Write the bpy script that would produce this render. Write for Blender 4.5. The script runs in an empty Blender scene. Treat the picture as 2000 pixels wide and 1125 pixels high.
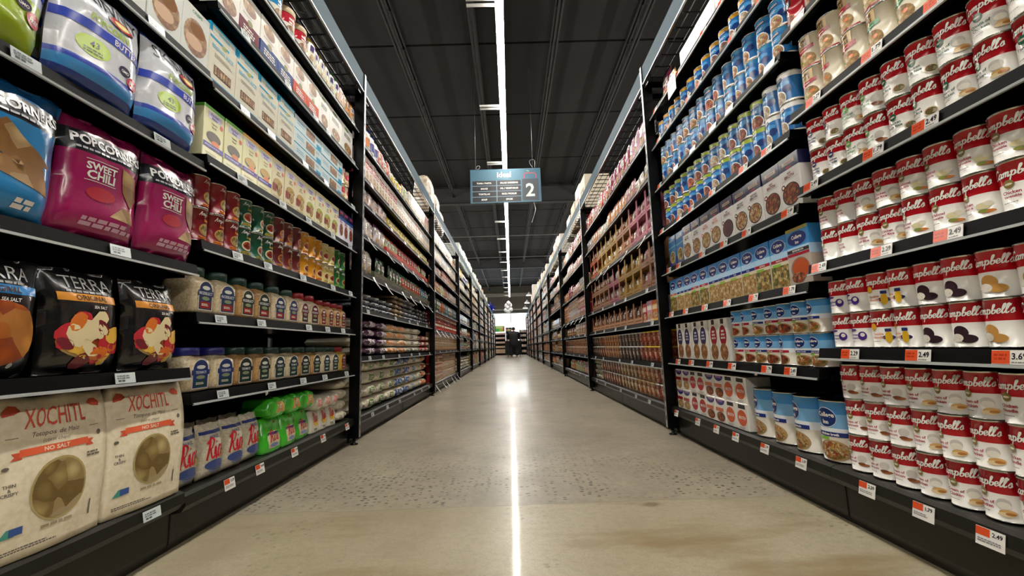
import bpy, bmesh, math, random
from mathutils import Vector, Matrix
rnd = random.Random(11)
C = bpy.context.scene.collection
PI = math.pi

# ---------------------------------------------------------------- camera
def cam_axes(pitch, roll, yaw):
    f = Vector((math.sin(yaw)*math.cos(pitch), math.cos(yaw)*math.cos(pitch), math.sin(pitch)))
    r = Vector((math.cos(yaw), -math.sin(yaw), 0)); u = r.cross(f)
    return r*math.cos(roll)+u*math.sin(roll), -r*math.sin(roll)+u*math.cos(roll), f
cd = bpy.data.cameras.new('camera'); cam = bpy.data.objects.new('camera', cd); C.objects.link(cam)
r_, u_, f_ = cam_axes(.1350, -.0303, .0059)
cam.matrix_world = Matrix(((r_.x, u_.x, -f_.x, 0), (r_.y, u_.y, -f_.y, 0), (r_.z, u_.z, -f_.z, .5128), (0, 0, 0, 1)))
cd.sensor_width = 36; cd.lens = 846.03/2000*36; cd.clip_start = .02; cd.clip_end = 200
bpy.context.scene.camera = cam
# ---------------------------------------------------------------- world and exposure
sc = bpy.context.scene
sc.view_settings.view_transform = 'Standard'; sc.view_settings.look = 'None'
sc.view_settings.gamma = 1; sc.view_settings.use_curve_mapping = False
sc.view_settings.exposure = 1.32
w = bpy.data.worlds.new('daylight'); sc.world = w; w.use_nodes = True
w.node_tree.nodes['Background'].inputs[0].default_value = (.86, .95, 1, 1)
w.node_tree.nodes['Background'].inputs[1].default_value = 1.5
LAMP = 30.0      # strength of the tube lights

# ---------------------------------------------------------------- materials
def lin(h):
    h = h.lstrip('#'); o = []
    for i in (0, 2, 4):
        c = int(h[i:i+2], 16)/255
        o.append(c/12.92 if c <= .04045 else ((c+.055)/1.055)**2.4)
    return (*o, 1)
MT = {}
def mat(name, hexc, rough=.5, metal=0, coat=0, emis=0, spec=.5, noise=None, bump=None, trans=0):
    if name in MT: return MT[name]
    m = bpy.data.materials.new(name); m.use_nodes = True; MT[name] = m
    nt = m.node_tree; b = nt.nodes['Principled BSDF']; c = lin(hexc)
    b.inputs['Base Color'].default_value = c; b.inputs['Roughness'].default_value = rough
    b.inputs['Metallic'].default_value = metal; b.inputs['Coat Weight'].default_value = coat
    b.inputs['Coat Roughness'].default_value = .12; b.inputs['Specular IOR Level'].default_value = spec
    b.inputs['Transmission Weight'].default_value = trans
    if emis:
        b.inputs['Emission Color'].default_value = c; b.inputs['Emission Strength'].default_value = emis
    if noise or bump:
        tc = nt.nodes.new('ShaderNodeTexCoord'); nz = nt.nodes.new('ShaderNodeTexNoise')
        nt.links.new(tc.outputs['Object'], nz.inputs['Vector'])
        nz.inputs['Scale'].default_value = (noise or bump)[0]; nz.inputs['Detail'].default_value = 4
    if noise:
        mx = nt.nodes.new('ShaderNodeMix'); mx.data_type = 'RGBA'
        mx.inputs[6].default_value = c; mx.inputs[7].default_value = lin(noise[1])
        cr = nt.nodes.new('ShaderNodeMapRange'); cr.inputs[1].default_value = .4; cr.inputs[2].default_value = .62
        nt.links.new(nz.outputs[0], cr.inputs[0]); nt.links.new(cr.outputs[0], mx.inputs[0])
        nt.links.new(mx.outputs[2], b.inputs['Base Color'])
    if bump:
        bp = nt.nodes.new('ShaderNodeBump'); bp.inputs['Strength'].default_value = bump[1]; bp.inputs['Distance'].default_value = .004
        nt.links.new(nz.outputs[0], bp.inputs['Height']); nt.links.new(bp.outputs[0], b.inputs['Normal'])
    return m
def pr(h, rough=.2): return mat('print_'+h.strip('#')+('' if rough == .2 else '_%d' % (rough*100)), h, rough)
def film(h): return mat('film_'+h.strip('#'), h, .24, coat=.8, bump=(17, .9))
def food(name, cols, scale=110, rough=.4):
    if name in MT: return MT[name]
    m = bpy.data.materials.new(name); m.use_nodes = True; MT[name] = m
    nt = m.node_tree; b = nt.nodes['Principled BSDF']; b.inputs['Roughness'].default_value = rough
    tc = nt.nodes.new('ShaderNodeTexCoord'); vo = nt.nodes.new('ShaderNodeTexVoronoi'); nz = nt.nodes.new('ShaderNodeTexNoise')
    mp = nt.nodes.new('ShaderNodeMix'); mp.data_type = 'RGBA'; mp.inputs[0].default_value = .02
    nz.inputs['Scale'].default_value = scale*.7
    nt.links.new(tc.outputs['Object'], nz.inputs['Vector']); nt.links.new(tc.outputs['Object'], mp.inputs[6]); nt.links.new(nz.outputs['Color'], mp.inputs[7])
    vo.inputs['Scale'].default_value = scale; nt.links.new(mp.outputs[2], vo.inputs['Vector'])
    sp = nt.nodes.new('ShaderNodeSeparateColor'); nt.links.new(vo.outputs['Color'], sp.inputs[0])
    rp = nt.nodes.new('ShaderNodeValToRGB'); rp.color_ramp.interpolation = 'CONSTANT'
    el = rp.color_ramp.elements
    while len(el) < len(cols): el.new(.5)
    for i, c in enumerate(cols): el[i].position = i/len(cols); el[i].color = lin(c)
    nt.links.new(sp.outputs[0], rp.inputs[0])
    dk = nt.nodes.new('ShaderNodeMix'); dk.data_type = 'RGBA'; dk.blend_type = 'MULTIPLY'
    mr = nt.nodes.new('ShaderNodeMapRange'); mr.inputs[1].default_value = .0; mr.inputs[2].default_value = .5; mr.inputs[3].default_value = 0; mr.inputs[4].default_value = .7
    nt.links.new(vo.outputs['Distance'], mr.inputs[0]); nt.links.new(mr.outputs[0], dk.inputs[0])
    nt.links.new(rp.outputs[0], dk.inputs[6]); dk.inputs[7].default_value = lin('#8a6a4c')
    nt.links.new(dk.outputs[2], b.inputs['Base Color'])
    return m
BLACK = mat('black_powder_coat', '#050506', .3, spec=.22)
BLACK2 = mat('black_kick_panel', '#14140f', .42, bump=(60, .1))
DARK = mat('black_back_panel', '#08080a', .7)
STEEL_GLINT = mat('steel_and_glint', '#a9adb0', .28, .85)  # header edge; also reflected light painted on post faces and deck wires
TIN = mat('tin_can_metal', '#c9c9c6', .22, 1)
LIP = mat('pale_lip_highlight', '#c4c9cb', .2, .1)  # rail lip coloured pale to hold its white highlight
HEAD = mat('blue_grey_header_metal', '#35505f', .6, 0, spec=.2)
RAIL = mat('black_price_rail', '#060607', .5, spec=.12)
WHITE = pr('#eeece6'); CREAM = pr('#e6dfc4'); INK = pr('#22222a')
NOODLE = food('noodle_soup_print', ['#e7d9a4', '#d9b45e', '#c9762f', '#f0e8c8', '#8d8a45', '#b85a2a'], 130)
STEW = food('beef_stew_print', ['#7a3d22', '#a0552d', '#c98a4b', '#5b2c1a', '#b4402a'], 120)
TOMATO = food('tomato_soup_print', ['#b8391f', '#cf5a2b', '#8f2416', '#e0894a'], 120)
CHOWDER = food('chowder_print', ['#d9d0bb', '#c8bda2', '#efe8d8', '#b9a27c'], 120)
GRAIN = food('pasta_print', ['#e3c987', '#cfa857', '#efe0b4', '#a97f39', '#dcb770'], 90)
GREENS = food('herb_pasta_print', ['#c9b56a', '#7f8a3e', '#e0d28f', '#54602a', '#b08b3a'], 90)
CHIPS = food('tortilla_chip_print', ['#d9b777', '#c49a56', '#e6cc95', '#b88a45'], 22)
VEGCHIP = food('vegetable_chip_print', ['#e2a23a', '#c8313a', '#e9cf8a', '#d9662a', '#f0dfb0', '#7c2b2b'], 24)
ORCHIP = food('sweet_potato_chip_print', ['#d9701c', '#e58b2e', '#c25c14', '#eaa247'], 24)
COOKIE = food('cracker_print', ['#c79a63', '#b27f4a', '#dab888', '#a06c3c'], 60)
RICE = mat('white_rice', '#dccfae', .3, coat=.7, noise=(190, '#bfa987'))
RICEB = mat('brown_rice', '#c4a06c', .3, coat=.7, noise=(190, '#a37a48'))
RICEY = mat('yellow_rice', '#d8b84e', .3, coat=.7, noise=(190, '#b8902a'))
KRAFT = mat('kraft_card', '#b08f68', .6, noise=(40, '#a5835c'))
PAPER = mat('kraft_paper_bag', '#ebe0c6', .5, noise=(90, '#e0d3b4'), bump=None)
CLEAR = mat('clear_plastic', '#d9dcd8', .12, coat=.5)

# ---------------------------------------------------------------- mesh building
class MB:
    def __init__(s): s.v = []; s.f = []; s.m = []; s.mats = []; s.sm = []
    def mi(s, m):
        if m not in s.mats: s.mats.append(m)
        return s.mats.index(m)
    def add(s, vs, fs, m, smooth=False):
        o = len(s.v); s.v += [tuple(p) for p in vs]
        for i, f in enumerate(fs):
            s.f.append([o+k for k in f]); s.m.append(s.mi(m[i] if isinstance(m, list) else m)); s.sm.append(smooth)
    def box(s, x0, y0, z0, x1, y1, z1, m):
        x0, x1 = min(x0, x1), max(x0, x1); y0, y1 = min(y0, y1), max(y0, y1); z0, z1 = min(z0, z1), max(z0, z1)
        s.add([(x, y, z) for z in (z0, z1) for y in (y0, y1) for x in (x0, x1)],
              [(0, 2, 3, 1), (4, 5, 7, 6), (0, 1, 5, 4), (2, 6, 7, 3), (0, 4, 6, 2), (1, 3, 7, 5)], m)
    def rings(s, rings, mats, smooth=True, cap0=None, cap1=None):
        n = len(rings[0]); o = len(s.v)
        for r in rings: s.v += [tuple(p) for p in r]
        for i in range(len(rings)-1):
            for k in range(n):
                a = o+i*n+k; b = o+i*n+(k+1) % n
                s.f.append([a, b, b+n, a+n]); s.m.append(s.mi(mats[i] if isinstance(mats, list) else mats)); s.sm.append(smooth)
        if cap0: s.f.append([o+k for k in reversed(range(n))]); s.m.append(s.mi(cap0)); s.sm.append(False)
        if cap1:
            e = o+(len(rings)-1)*n; s.f.append([e+k for k in range(n)]); s.m.append(s.mi(cap1)); s.sm.append(False)
    def lathe(s, prof, mats, n=32, cx=0, cy=0, cap0=None, cap1=None, ph=0):
        s.rings([[(cx+r*math.sin(2*PI*(k+ph)/n), cy-r*math.cos(2*PI*(k+ph)/n), z) for k in range(n)] for r, z in prof], mats, True, cap0, cap1)
    def tube(s, pts, r, m, n=8, closed=False):
        R = []; N = len(pts)
        for i in range(N):
            p = Vector(pts[i]); a = Vector(pts[max(i-1, 0)]); b = Vector(pts[min(i+1, N-1)])
            t = (b-a).normalized(); up = Vector((0, 0, 1)) if abs(t.z) < .9 else Vector((1, 0, 0))
            x = t.cross(up).normalized(); y = x.cross(t)
            rr = r[i] if isinstance(r, (list, tuple)) else r
            R.append([p+x*rr*math.cos(2*PI*k/n)+y*rr*math.sin(2*PI*k/n) for k in range(n)])
        s.rings(R, m, True, m, m)
    def prism(s, prof, y0, y1, m, sgn=1, smooth=False):   # profile in (x,z), extruded along y
        n = len(prof)
        vs = [(sgn*x, y, z) for y in (y0, y1) for x, z in prof]
        fs = [(i, (i+1) % n, n+(i+1) % n, n+i) for i in range(n)]
        fs += [tuple(range(n-1, -1, -1)), tuple(range(n, 2*n))]
        s.add(vs, fs, m, smooth)
    def build(s, name, bevel=0, fix=True):
        me = bpy.data.meshes.new(name); me.from_pydata(s.v, [], s.f)
        for m in s.mats: me.materials.append(m)
        me.polygons.foreach_set('material_index', s.m); me.polygons.foreach_set('use_smooth', s.sm)
        me.validate(); me.update()
        return me
def recalc(me):
    bm = bmesh.new(); bm.from_mesh(me); bmesh.ops.recalc_face_normals(bm, faces=bm.faces); bm.to_mesh(me); bm.free(); return me
def rbox(s, w, d, h, mats_by_z, bev=.0016, cx=0, y0=0, z0=0, splits=()):
    """box with softened edges; colour zones by height: mats_by_z = [(z_top, mat), ...]"""
    zs = [z0, z0+bev] + sorted(z0+z for z, m in mats_by_z[:-1]) + [z0+h-bev, z0+h]
    def ring(z, ins):
        a = w/2-ins; b0 = y0+ins; b1 = y0+d-ins; e = bev
        x0, x1 = cx-a, cx+a
        return [(x0+e, b0, z), (x1-e, b0, z), (x1, b0+e, z), (x1, b1-e, z), (x1-e, b1, z), (x0+e, b1, z), (x0, b1-e, z), (x0, b0+e, z)]
    R = [ring(z, bev if (i in (0, len(zs)-1)) else 0) for i, z in enumerate(zs)]
    ms = []
    for i in range(len(zs)-1):
        zc = (zs[i]+zs[i+1])/2-z0
        ms.append(next((m for z, m in mats_by_z if zc <= z), mats_by_z[-1][1]))
    s.rings(R, ms, False, ms[0], ms[-1])

# ---------------------------------------------------------------- printed artwork, laid on a surface
def split(poly, ax, val):
    a, b = [], []; n = len(poly)
    for i in range(n):
        p, q = poly[i], poly[(i+1) % n]
        if p[ax] <= val: a.append(p)
        if p[ax] >= val: b.append(p)
        if (p[ax]-val)*(q[ax]-val) < 0:
            t = (val-p[ax])/(q[ax]-p[ax]); r = (p[0]+(q[0]-p[0])*t, p[1]+(q[1]-p[1])*t); a.append(r); b.append(r)
    return (a if len(a) > 2 else None), (b if len(b) > 2 else None)
TX = {}
def glyphs(t, bold=.0, shear=0):
    k = (t, bold, shear)
    if k not in TX:
        cu = bpy.data.curves.new('lettering', 'FONT'); cu.body = t; cu.resolution_u = 2; cu.offset = bold; cu.shear = shear
        cu.align_x = 'CENTER'; cu.space_line = .9
        ob = bpy.data.objects.new('lettering', cu)
        me = bpy.data.meshes.new_from_object(ob)
        vs = [(v.co.x, v.co.y) for v in me.vertices]; fs = [list(p.vertices) for p in me.polygons]
        bpy.data.objects.remove(ob); bpy.data.meshes.remove(me); bpy.data.curves.remove(cu)
        if vs:
            x0 = min(v[0] for v in vs); x1 = max(v[0] for v in vs); y0 = min(v[1] for v in vs); y1 = max(v[1] for v in vs)
        else: x0 = x1 = y0 = y1 = 0
        TX[k] = ([[(vs[i][0]-(x0+x1)/2, vs[i][1]-(y0+y1)/2) for i in f] for f in fs], x1-x0, y1-y0)
    return TX[k]
SCR = {  # hand drawn cursive strokes
 'C': (1.45, [[(1.25, 1.55), (1.05, 1.95), (.55, 1.8), (.15, 1.0), (.3, .15), (.85, 0), (1.45, .45)]]),
 'A': (1.35, [[(-.1, .1), (.15, 0), (.75, 1.9), (.95, 0), (1.3, .2)], [(.2, .75), (1.1, .85)]]),
 'R': (1.3, [[(.1, 0), (.4, 1.8)], [(.05, 1.5), (.6, 1.95), (1.1, 1.6), (.8, 1.05), (.3, .95)], [(.5, 1.0), (.9, .1), (1.3, .2)]]),
 'a': (1.15, [[(.85, .85), (.45, 1.0), (.1, .5), (.3, 0), (.7, .25), (.95, .95)], [(.95, .95), (.85, .25), (1.0, 0), (1.2, .25)]]),
 'm': (1.5, [[(0, .7), (.2, 1), (.22, 0)], [(.22, .5), (.5, 1), (.68, .8), (.65, 0)], [(.65, .5), (.95, 1), (1.12, .8), (1.08, .1), (1.25, 0), (1.5, .3)]]),
 'p': (1.05, [[(0, .7), (.22, 1.05), (.1, -.9)], [(.2, .6), (.5, 1), (.82, .65), (.6, .02), (.2, .2)], [(.6, .02), (1.05, .3)]]),
 'b': (.95, [[(.05, .4), (.5, 1.6), (.42, 2.0), (.22, 1.7), (.2, .2), (.5, 0), (.8, .35), (.6, .8), (.3, .6)], [(.65, .8), (.95, .7)]]),
 'e': (.8, [[(.0, .4), (.55, .55), (.58, .92), (.3, 1.0), (.1, .5), (.35, 0), (.85, .35)]]),
 'l': (.6, [[(.0, .3), (.42, 1.2), (.5, 1.95), (.28, 1.95), (.15, 1.0), (.22, .1), (.42, 0), (.65, .3)]]),
 "'": (.25, [[(.15, 1.95), (.05, 1.5)]]),
 's': (.75, [[(.0, .3), (.38, 1.05), (.55, .5), (.4, .0), (.05, .12)], [(.4, 0), (.75, .3)]]),
 'y': (1.0, [[(0, .9), (.12, .3), (.45, .2), (.72, 1.0)], [(.72, 1.0), (.55, -.7), (.15, -.8), (.25, -.3), (1.0, .3)]]),
 'i': (.5, [[(0, .3), (.2, 1.0), (.2, .1), (.35, 0), (.55, .3)], [(.3, 1.4), (.33, 1.5)]]),
 'c': (.75, [[(.65, .85), (.4, 1.0), (.1, .5), (.3, 0), (.8, .3)]]),
}
def catmull(P, n=4):
    if len(P) < 3: return P
    Q = [P[0]]+P+[P[-1]]; out = []
    for i in range(1, len(Q)-2):
        for t in range(n):
            t = t/n
            out.append(tuple(.5*((2*Q[i][k])+(-Q[i-1][k]+Q[i+1][k])*t+(2*Q[i-1][k]-5*Q[i][k]+4*Q[i+1][k]-Q[i+2][k])*t*t+(-Q[i-1][k]+3*Q[i][k]-3*Q[i+1][k]+Q[i+2][k])*t**3) for k in (0, 1)))
    return out+[P[-1]]
def ribbon(P, wd):
    L = []; out = []
    for i in range(len(P)):
        a = P[max(i-1, 0)]; b = P[min(i+1, len(P)-1)]
        dx, dy = b[0]-a[0], b[1]-a[1]; l = math.hypot(dx, dy) or 1
        k = wd/2*(1.0 if abs(dy) > abs(dx) else .7)
        L.append(((P[i][0]-dy/l*k, P[i][1]+dx/l*k), (P[i][0]+dy/l*k, P[i][1]-dx/l*k)))
    for i in range(len(L)-1):
        out.append([L[i][1], L[i+1][1], L[i+1][0], L[i][0]])
    return out
def script(t, wd=.22, shear=.28):
    x = 0; polys = []
    for ch in t:
        adv, st = SCR[ch]
        for s in st:
            polys += [[(x+px+py*shear, py) for px, py in q] for q in ribbon(catmull(s), wd)]
        x += adv
    xs = [p[0] for q in polys for p in q]; ys = [p[1] for q in polys for p in q]
    cx = (min(xs)+max(xs))/2; cy = (min(ys)+max(ys))/2
    return [[(p[0]-cx, p[1]-cy) for p in q] for q in polys], max(xs)-min(xs), max(ys)-min(ys)
class Art:
    def __init__(s, mb, surf, cx=None, cz=None, step=.00022): s.mb = mb; s.surf = surf; s.cx = cx; s.cz = cz; s.step = step; s.zmin = -9
    def polys(s, P, m, lvl):
        out = []
        for p in P:   # print stops at the foot of the thing
            if min(q[1] for q in p) < s.zmin and s.zmin > -1:
                p = split(p, 1, s.zmin)[1] if max(q[1] for q in p) > s.zmin else None
            if p: out.append(p)
        for ax, c in ((0, s.cx), (1, s.cz)):
            if not c: continue
            nw = []
            for p in out:
                lo = min(q[ax] for q in p); hi = max(q[ax] for q in p)
                k = math.floor(lo/c)+1; rest = p
                while k*c < hi-1e-7 and rest:
                    a, rest = split(rest, ax, k*c)
                    if a: nw.append(a)
                    k += 1
                if rest: nw.append(rest)
            out = nw
        idx = {}; vs = []; fs = []
        for p in out:
            f = []
            for q in p:
                k = (round(q[0], 6), round(q[1], 6))
                if k not in idx: idx[k] = len(vs); vs.append(s.surf(q[0], q[1], s.step*lvl+.0002))
                if not f or f[-1] != idx[k]: f.append(idx[k])
            if len(f) > 2 and f[0] == f[-1]: f.pop()
            if len(f) > 2: fs.append(f)
        s.mb.add(vs, fs, m, bool(s.cx or s.cz))
    def rect(s, x0, z0, x1, z1, m, lvl=1, sk=0): s.polys([[(x0, z0), (x1, z0+sk), (x1, z1+sk), (x0, z1)]], m, lvl)
    def ell(s, cx, cz, rx, rz, m, lvl=1, n=18, a0=0, a1=2*PI):
        s.polys([[(cx+rx*math.cos(a0+(a1-a0)*i/n), cz+rz*math.sin(a0+(a1-a0)*i/n)) for i in range(n+(a1-a0 < 6))]], m, lvl)
    def text(s, t, cx, cz, h, m, lvl=2, wmax=None, bold=.02, shear=0, rot=0):
        P, w, hh = glyphs(t, bold, shear)
        if not P: return
        k = h/hh*(1 if '\n' not in t else 1); kx = k
        if wmax and w*k > wmax: kx = wmax/w
        c, sn = math.cos(rot), math.sin(rot)
        s.polys([[(cx+x*kx*c-z*k*sn, cz+x*kx*sn+z*k*c) for x, z in p] for p in P], m, lvl)
    def script(s, t, cx, cz, w, m, lvl=2, wd=.24, rot=0, hk=1):
        P, ww, hh = script(t, wd); k = w/ww; c, sn = math.cos(rot), math.sin(rot)
        s.polys([[(cx+x*k*c-z*k*hk*sn, cz+x*k*sn+z*k*hk*c) for x, z in p] for p in P], m, lvl)
    def bars(s, x0, x1, z, h, m, n=2, lvl=2, gap=1.7):   # lines of small unreadable print
        for i in range(n):
            xx = x0; zz = z-i*h*gap; e = x1-(x1-x0)*rnd.uniform(0, .3)
            while xx < e:
                l = min(h*rnd.uniform(1.2, 3.2), e-xx); s.rect(xx, zz-h/2, xx+l, zz+h/2, m, lvl); xx += l+h*.5
    def pile(s, cx, cz, rx, rz, ms, n=14, sz=.3, lvl=2):   # overlapping chips
        if n > 20:
            for i in range(n):
                a = rnd.uniform(0, 2*PI); q = math.sqrt(rnd.random())*.85; b = rnd.uniform(0, PI); x0 = cx+rx*q*math.cos(a); z0 = cz+rz*q*math.sin(a); e = rx*sz*rnd.uniform(.8, 1.5)
                P = [(e*math.cos(t*PI/5)*(1+.2*rnd.random()), e*.6*math.sin(t*PI/5)*(1+.3*rnd.random())) for t in range(10)]
                s.polys([[(x0+x*math.cos(b)-y*math.sin(b), z0+x*math.sin(b)+y*math.cos(b)) for x, y in P]], rnd.choice(ms), lvl+(i % 6)*.4)
            return
        for i in range(n):
            a = rnd.uniform(0, 2*PI); q = math.sqrt(rnd.random())*.75
            s.ell(cx+rx*q*math.cos(a), cz+rz*q*math.sin(a), rx*sz*rnd.uniform(.6, 1.2), rz*sz*rnd.uniform(.6, 1.2), rnd.choice(ms), lvl+(i % 4)*.5, 8)
def flat(x, z, o): return (x, -o, z)
def canf(r): return lambda u, v, o: ((r+o)*math.sin(u/r), r-(r+o)*math.cos(u/r), v)

class Proto:
    def __init__(s, name, cat, desc, w, h, d, root, parts=(), turn=0, lean=0): s.__dict__.update(locals())
PR = {}
def reg(key, *a, **k): PR[key] = Proto(*a, **k); return PR[key]
# ---------------------------------------------------------------- goods: cans
NS = 28
def can(key, desc, r, h, zones, art=None, turn=.3, name='soup_can', n=NS, lidm=TIN):
    """zones: [(z_top, mat)] for the paper label between the rims"""
    mb = MB(); e = .0028
    prof = [(r*.93, .001), (r+.0005, .0012), (r+.0005, e)]; ms = [TIN, TIN]
    prof += [(r-.0004, e+.0003)]; ms.append(TIN)
    for zt, m in zones:
        prof.append((r-.0004, min(zt, h-e-.0003))); ms.append(m)
    prof += [(r+.0005, h-e), (r+.0005, h)]; ms += [TIN, TIN]
    mb.lathe(prof, ms, n, 0, r, cap0=TIN, ph=.5)
    if art:
        A = Art(mb, canf(r), 2*PI*r/n); A.zmin = .0032; art(A, r, h)
    root = mb.build(name)
    lb = MB(); lb.lathe([(r+.0005, h), (r-.0012, h), (r-.0016, h-.003), (r*.7, h-.0026), (r*.68, h-.0032), (r*.12, h-.0028)], lidm, n, 0, r, cap1=lidm, ph=.5)
    return reg(key, name, 'can', desc, 2*r+.0008, h, 2*r, root, [('lid', lb.build('lid'))], turn=turn)
RED = pr('#b3121f', .17); DRED = pr('#8d1020')
def soupcan(key, desc, lines, tc, medal, ill, extra=None, med_u=-.010):
    def art(A, r, h):
        A.script("Campbell's", .003, h*.745, .074, WHITE, 2, .27, .03, 1.05)
        if extra: extra(A, r, h)
        if medal: A.ell(med_u+.004, h*.53, .0082, .0082, pr(medal), 3, 16); A.ell(med_u+.004, h*.53, .006, .0022, pr('#d8d2b8'), 4, 8)
        for i, t in enumerate(lines): A.text(t, med_u+.006, h*(.365-i*.09), .0062, pr(tc), 5, .032, .03)
        A.bars(-.02, .006, h*.17, .0014, pr('#8b8b8b'), 1, 2)
        if ill == 'noodle': A.ell(.026, h*.2, .0125, h*.11, pr('#efe7cf'), 2); A.ell(.026, h*.2, .010, h*.085, NOODLE, 3)
        elif ill == 'bread':
            A.ell(.024, h*.37, .010, h*.1, pr('#c9c6c2'), 2); A.ell(.024, h*.33, .009, h*.07, pr('#e9e4d8'), 3)
            A.ell(.028, h*.2, .012, h*.06, pr('#d8a968'), 3, rot if False else 14); A.ell(.025, h*.16, .011, h*.045, pr('#ecd6a8'), 4); A.ell(.031, h*.18, .007, h*.03, pr('#b97a3c'), 5, 10)
        elif ill == 'mush':
            A.ell(.024, h*.36, .010, h*.1, pr('#cfcac4'), 2); A.ell(.028, h*.2, .011, h*.04, pr('#a5653a'), 3); A.ell(.023, h*.23, .008, h*.035, pr('#7e4728'), 4)
        elif ill == 'veg':
            A.ell(.023, h*.28, .011, h*.07, pr('#e5dcb0'), 2); A.ell(.028, h*.16, .012, h*.035, pr('#e0873f'), 3); A.ell(.022, h*.17, .007, h*.035, pr('#8f9a4a'), 4); A.ell(.031, h*.32, .007, h*.05, pr('#efe9d6'), 3)
        elif ill == 'tom': A.ell(.012, h*.42, .013, h*.13, pr('#c4122a'), 2); A.ell(.012, h*.45, .009, h*.06, pr('#e04a4a'), 3)
    return can(key, desc, .0322, .0935, [(.0935*.545, WHITE), (.0935, RED)], art, .3)
def rot(): pass
GOLD = '#84713f'; NAVY = '#33346f'; LGRN = '#58a84c'; DGRN = '#1f6148'
soupcan('c_noodle', 'gold-seal chicken noodle soup can', ['Chicken', 'Noodle'], '#a33050', GOLD, 'noodle')
soupcan('c_cream', 'gold-seal cream of chicken can', ['Cream of', 'Chicken'], '#a33050', GOLD, 'bread')
soupcan('c_mush', 'gold-seal cream of mushroom can', ['Cream of', 'Mushroom'], '#a33050', GOLD, 'mush')
soupcan('c_home', 'gold-seal homestyle chicken noodle can', ['Homestyle', 'Chicken Noodle'], '#a33050', GOLD, None)
soupcan('c_rice', 'gold-seal chicken rice soup can', ['Chicken', 'with Rice'], '#a33050', GOLD, 'bread')
soupcan('c_old', 'gold-seal old fashioned vegetable can', ['Old Fashioned', 'Vegetable'], '#a33050', GOLD, 'veg')
soupcan('c_veg', 'gold-seal chicken vegetable soup can', ['Chicken', 'Vegetable'], '#a33050', GOLD, 'veg')
soupcan('c_navy', 'navy-seal chicken noodle soup can', ['Chicken', 'Noodle'], NAVY, NAVY, 'noodle')
soupcan('c_lgc', 'bright-green-seal cream of chicken can', ['Cream of', 'Chicken'], '#4a8a52', LGRN, 'bread')
soupcan('c_lgm', 'bright-green-seal cream of mushroom can', ['Cream of', 'Mushroom'], '#4a8a52', LGRN, 'mush')
soupcan('c_dgr', 'dark-green-seal chicken rice soup can', ['Chicken', 'with Rice'], '#35574a', DGRN, 'noodle')
soupcan('c_dgc', 'dark-green-seal cream of chicken can', ['Cream of', 'Chicken'], '#35574a', DGRN, 'bread')
soupcan('c_tom', 'dark-green-seal tomato soup can', ['Tomato'], '#2c2c38', DGRN, 'tom')
def purp(A, r, h):
    A.ell(-.022, h*.5, .016, h*.075, pr('#4b2d86'), 2); A.ell(-.004, h*.5, .009, h*.03, pr('#4b2d86'), 2)
    A.ell(.017, h*.33, .010, h*.12, pr('#4b2d86'), 3); A.ell(.018, h*.36, .005, h*.055, pr('#e8e2da'), 4)
soupcan('c_star', 'purple-wave chicken stars soup can', ['Chicken', '& Stars'], '#4b3a86', None, None, purp)
def yel(A, r, h):
    A.ell(-.014, h*.56, .0085, .0085, pr('#e6a92c'), 3); A.ell(.017, h*.28, .007, h*.15, pr('#e3b62e'), 3); A.rect(.011, h*.42, .023, h*.5, pr('#2d3470'), 4)
    A.ell(.017, h*.27, .013, h*.06, pr('#2d3470'), 2)
soupcan('c_dbl', 'orange-text double noodle soup can', ['Double', 'Noodle'], '#d98a6a', None, None, yel)
def plainp(col):
    def f(A, r, h): A.ell(.0, h*.33, .014, h*.15, pr(col), 2); A.ell(.012, h*.2, .014, h*.09, pr(col), 2.5); A.ell(-.006, h*.22, .011, h*.09, pr('#ece6da'), 3)
    return f
soupcan('c_dk', 'soup can with dark plum blot', [], '#333333', None, None, plainp('#37242f'))
soupcan('c_yb', 'soup can with tan patch label', [], '#333333', None, None, plainp('#cf9a52'))

def progcan(key, desc, top, soup, side=None):
    blue = pr('#2a72b5', .16); lb = pr('#4b9ad6', .16); nv = pr('#1b3a78', .16)
    def art(A, r, h):
        A.ell(.012, h*.62, .03, h*.1, lb, 1, 14); A.ell(-.02, h*.45, .026, h*.07, lb, 1, 14); A.ell(.03, h*.45, .016, h*.13, nv, 1.5, 12)
        A.rect(-.022, h*.72, .018, h*.83, nv, 2, .004); A.text('PROGRESSO', -.002, h*.795, .0075, WHITE, 3, .037, .03, 0, .1)
        A.bars(-.018, .016, h*.63, .003, WHITE, 2, 2)
        A.ell(.0, h*.2, .0275, h*.27, WHITE, 2, 22); A.ell(.0, h*.2, .0245, h*.235, soup, 3, 22)
        if side: A.rect(-.028, h*.44, -.004, h*.62, pr('#dfe4ea'), 3, .002); A.bars(-.025, -.008, h*.56, .002, pr('#4a5a80'), 2, 4)
    z = [(h_*1, m) for h_, m in ((.0085, WHITE), (.086, blue), (.1015 if top else .1, pr(top)), (.105, WHITE if top == '#e4e4e2' else pr(top)))]
    return can(key, desc, .0405, .105, z, art, .35)
progcan('p_yel', 'yellow-topped blue soup can', '#dba52c', CHOWDER)
progcan('p_yel2', 'yellow-topped blue stew can', '#dba52c', STEW)
progcan('p_tl', 'blue soup can of noodles', '#2f86b8', NOODLE)
progcan('p_tt', 'blue soup can of tomato', '#2a6f96', TOMATO)
progcan('p_gr', 'green-topped blue stew can', '#9fb52e', STEW)
progcan('p_gc', 'green-topped blue chowder can', '#9fb52e', CHOWDER)
progcan('p_gt', 'green-topped blue tomato can', '#9fb52e', TOMATO)
progcan('p_wh', 'white-topped blue soup can', '#e4e4e2', CHOWDER, 1)
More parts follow.
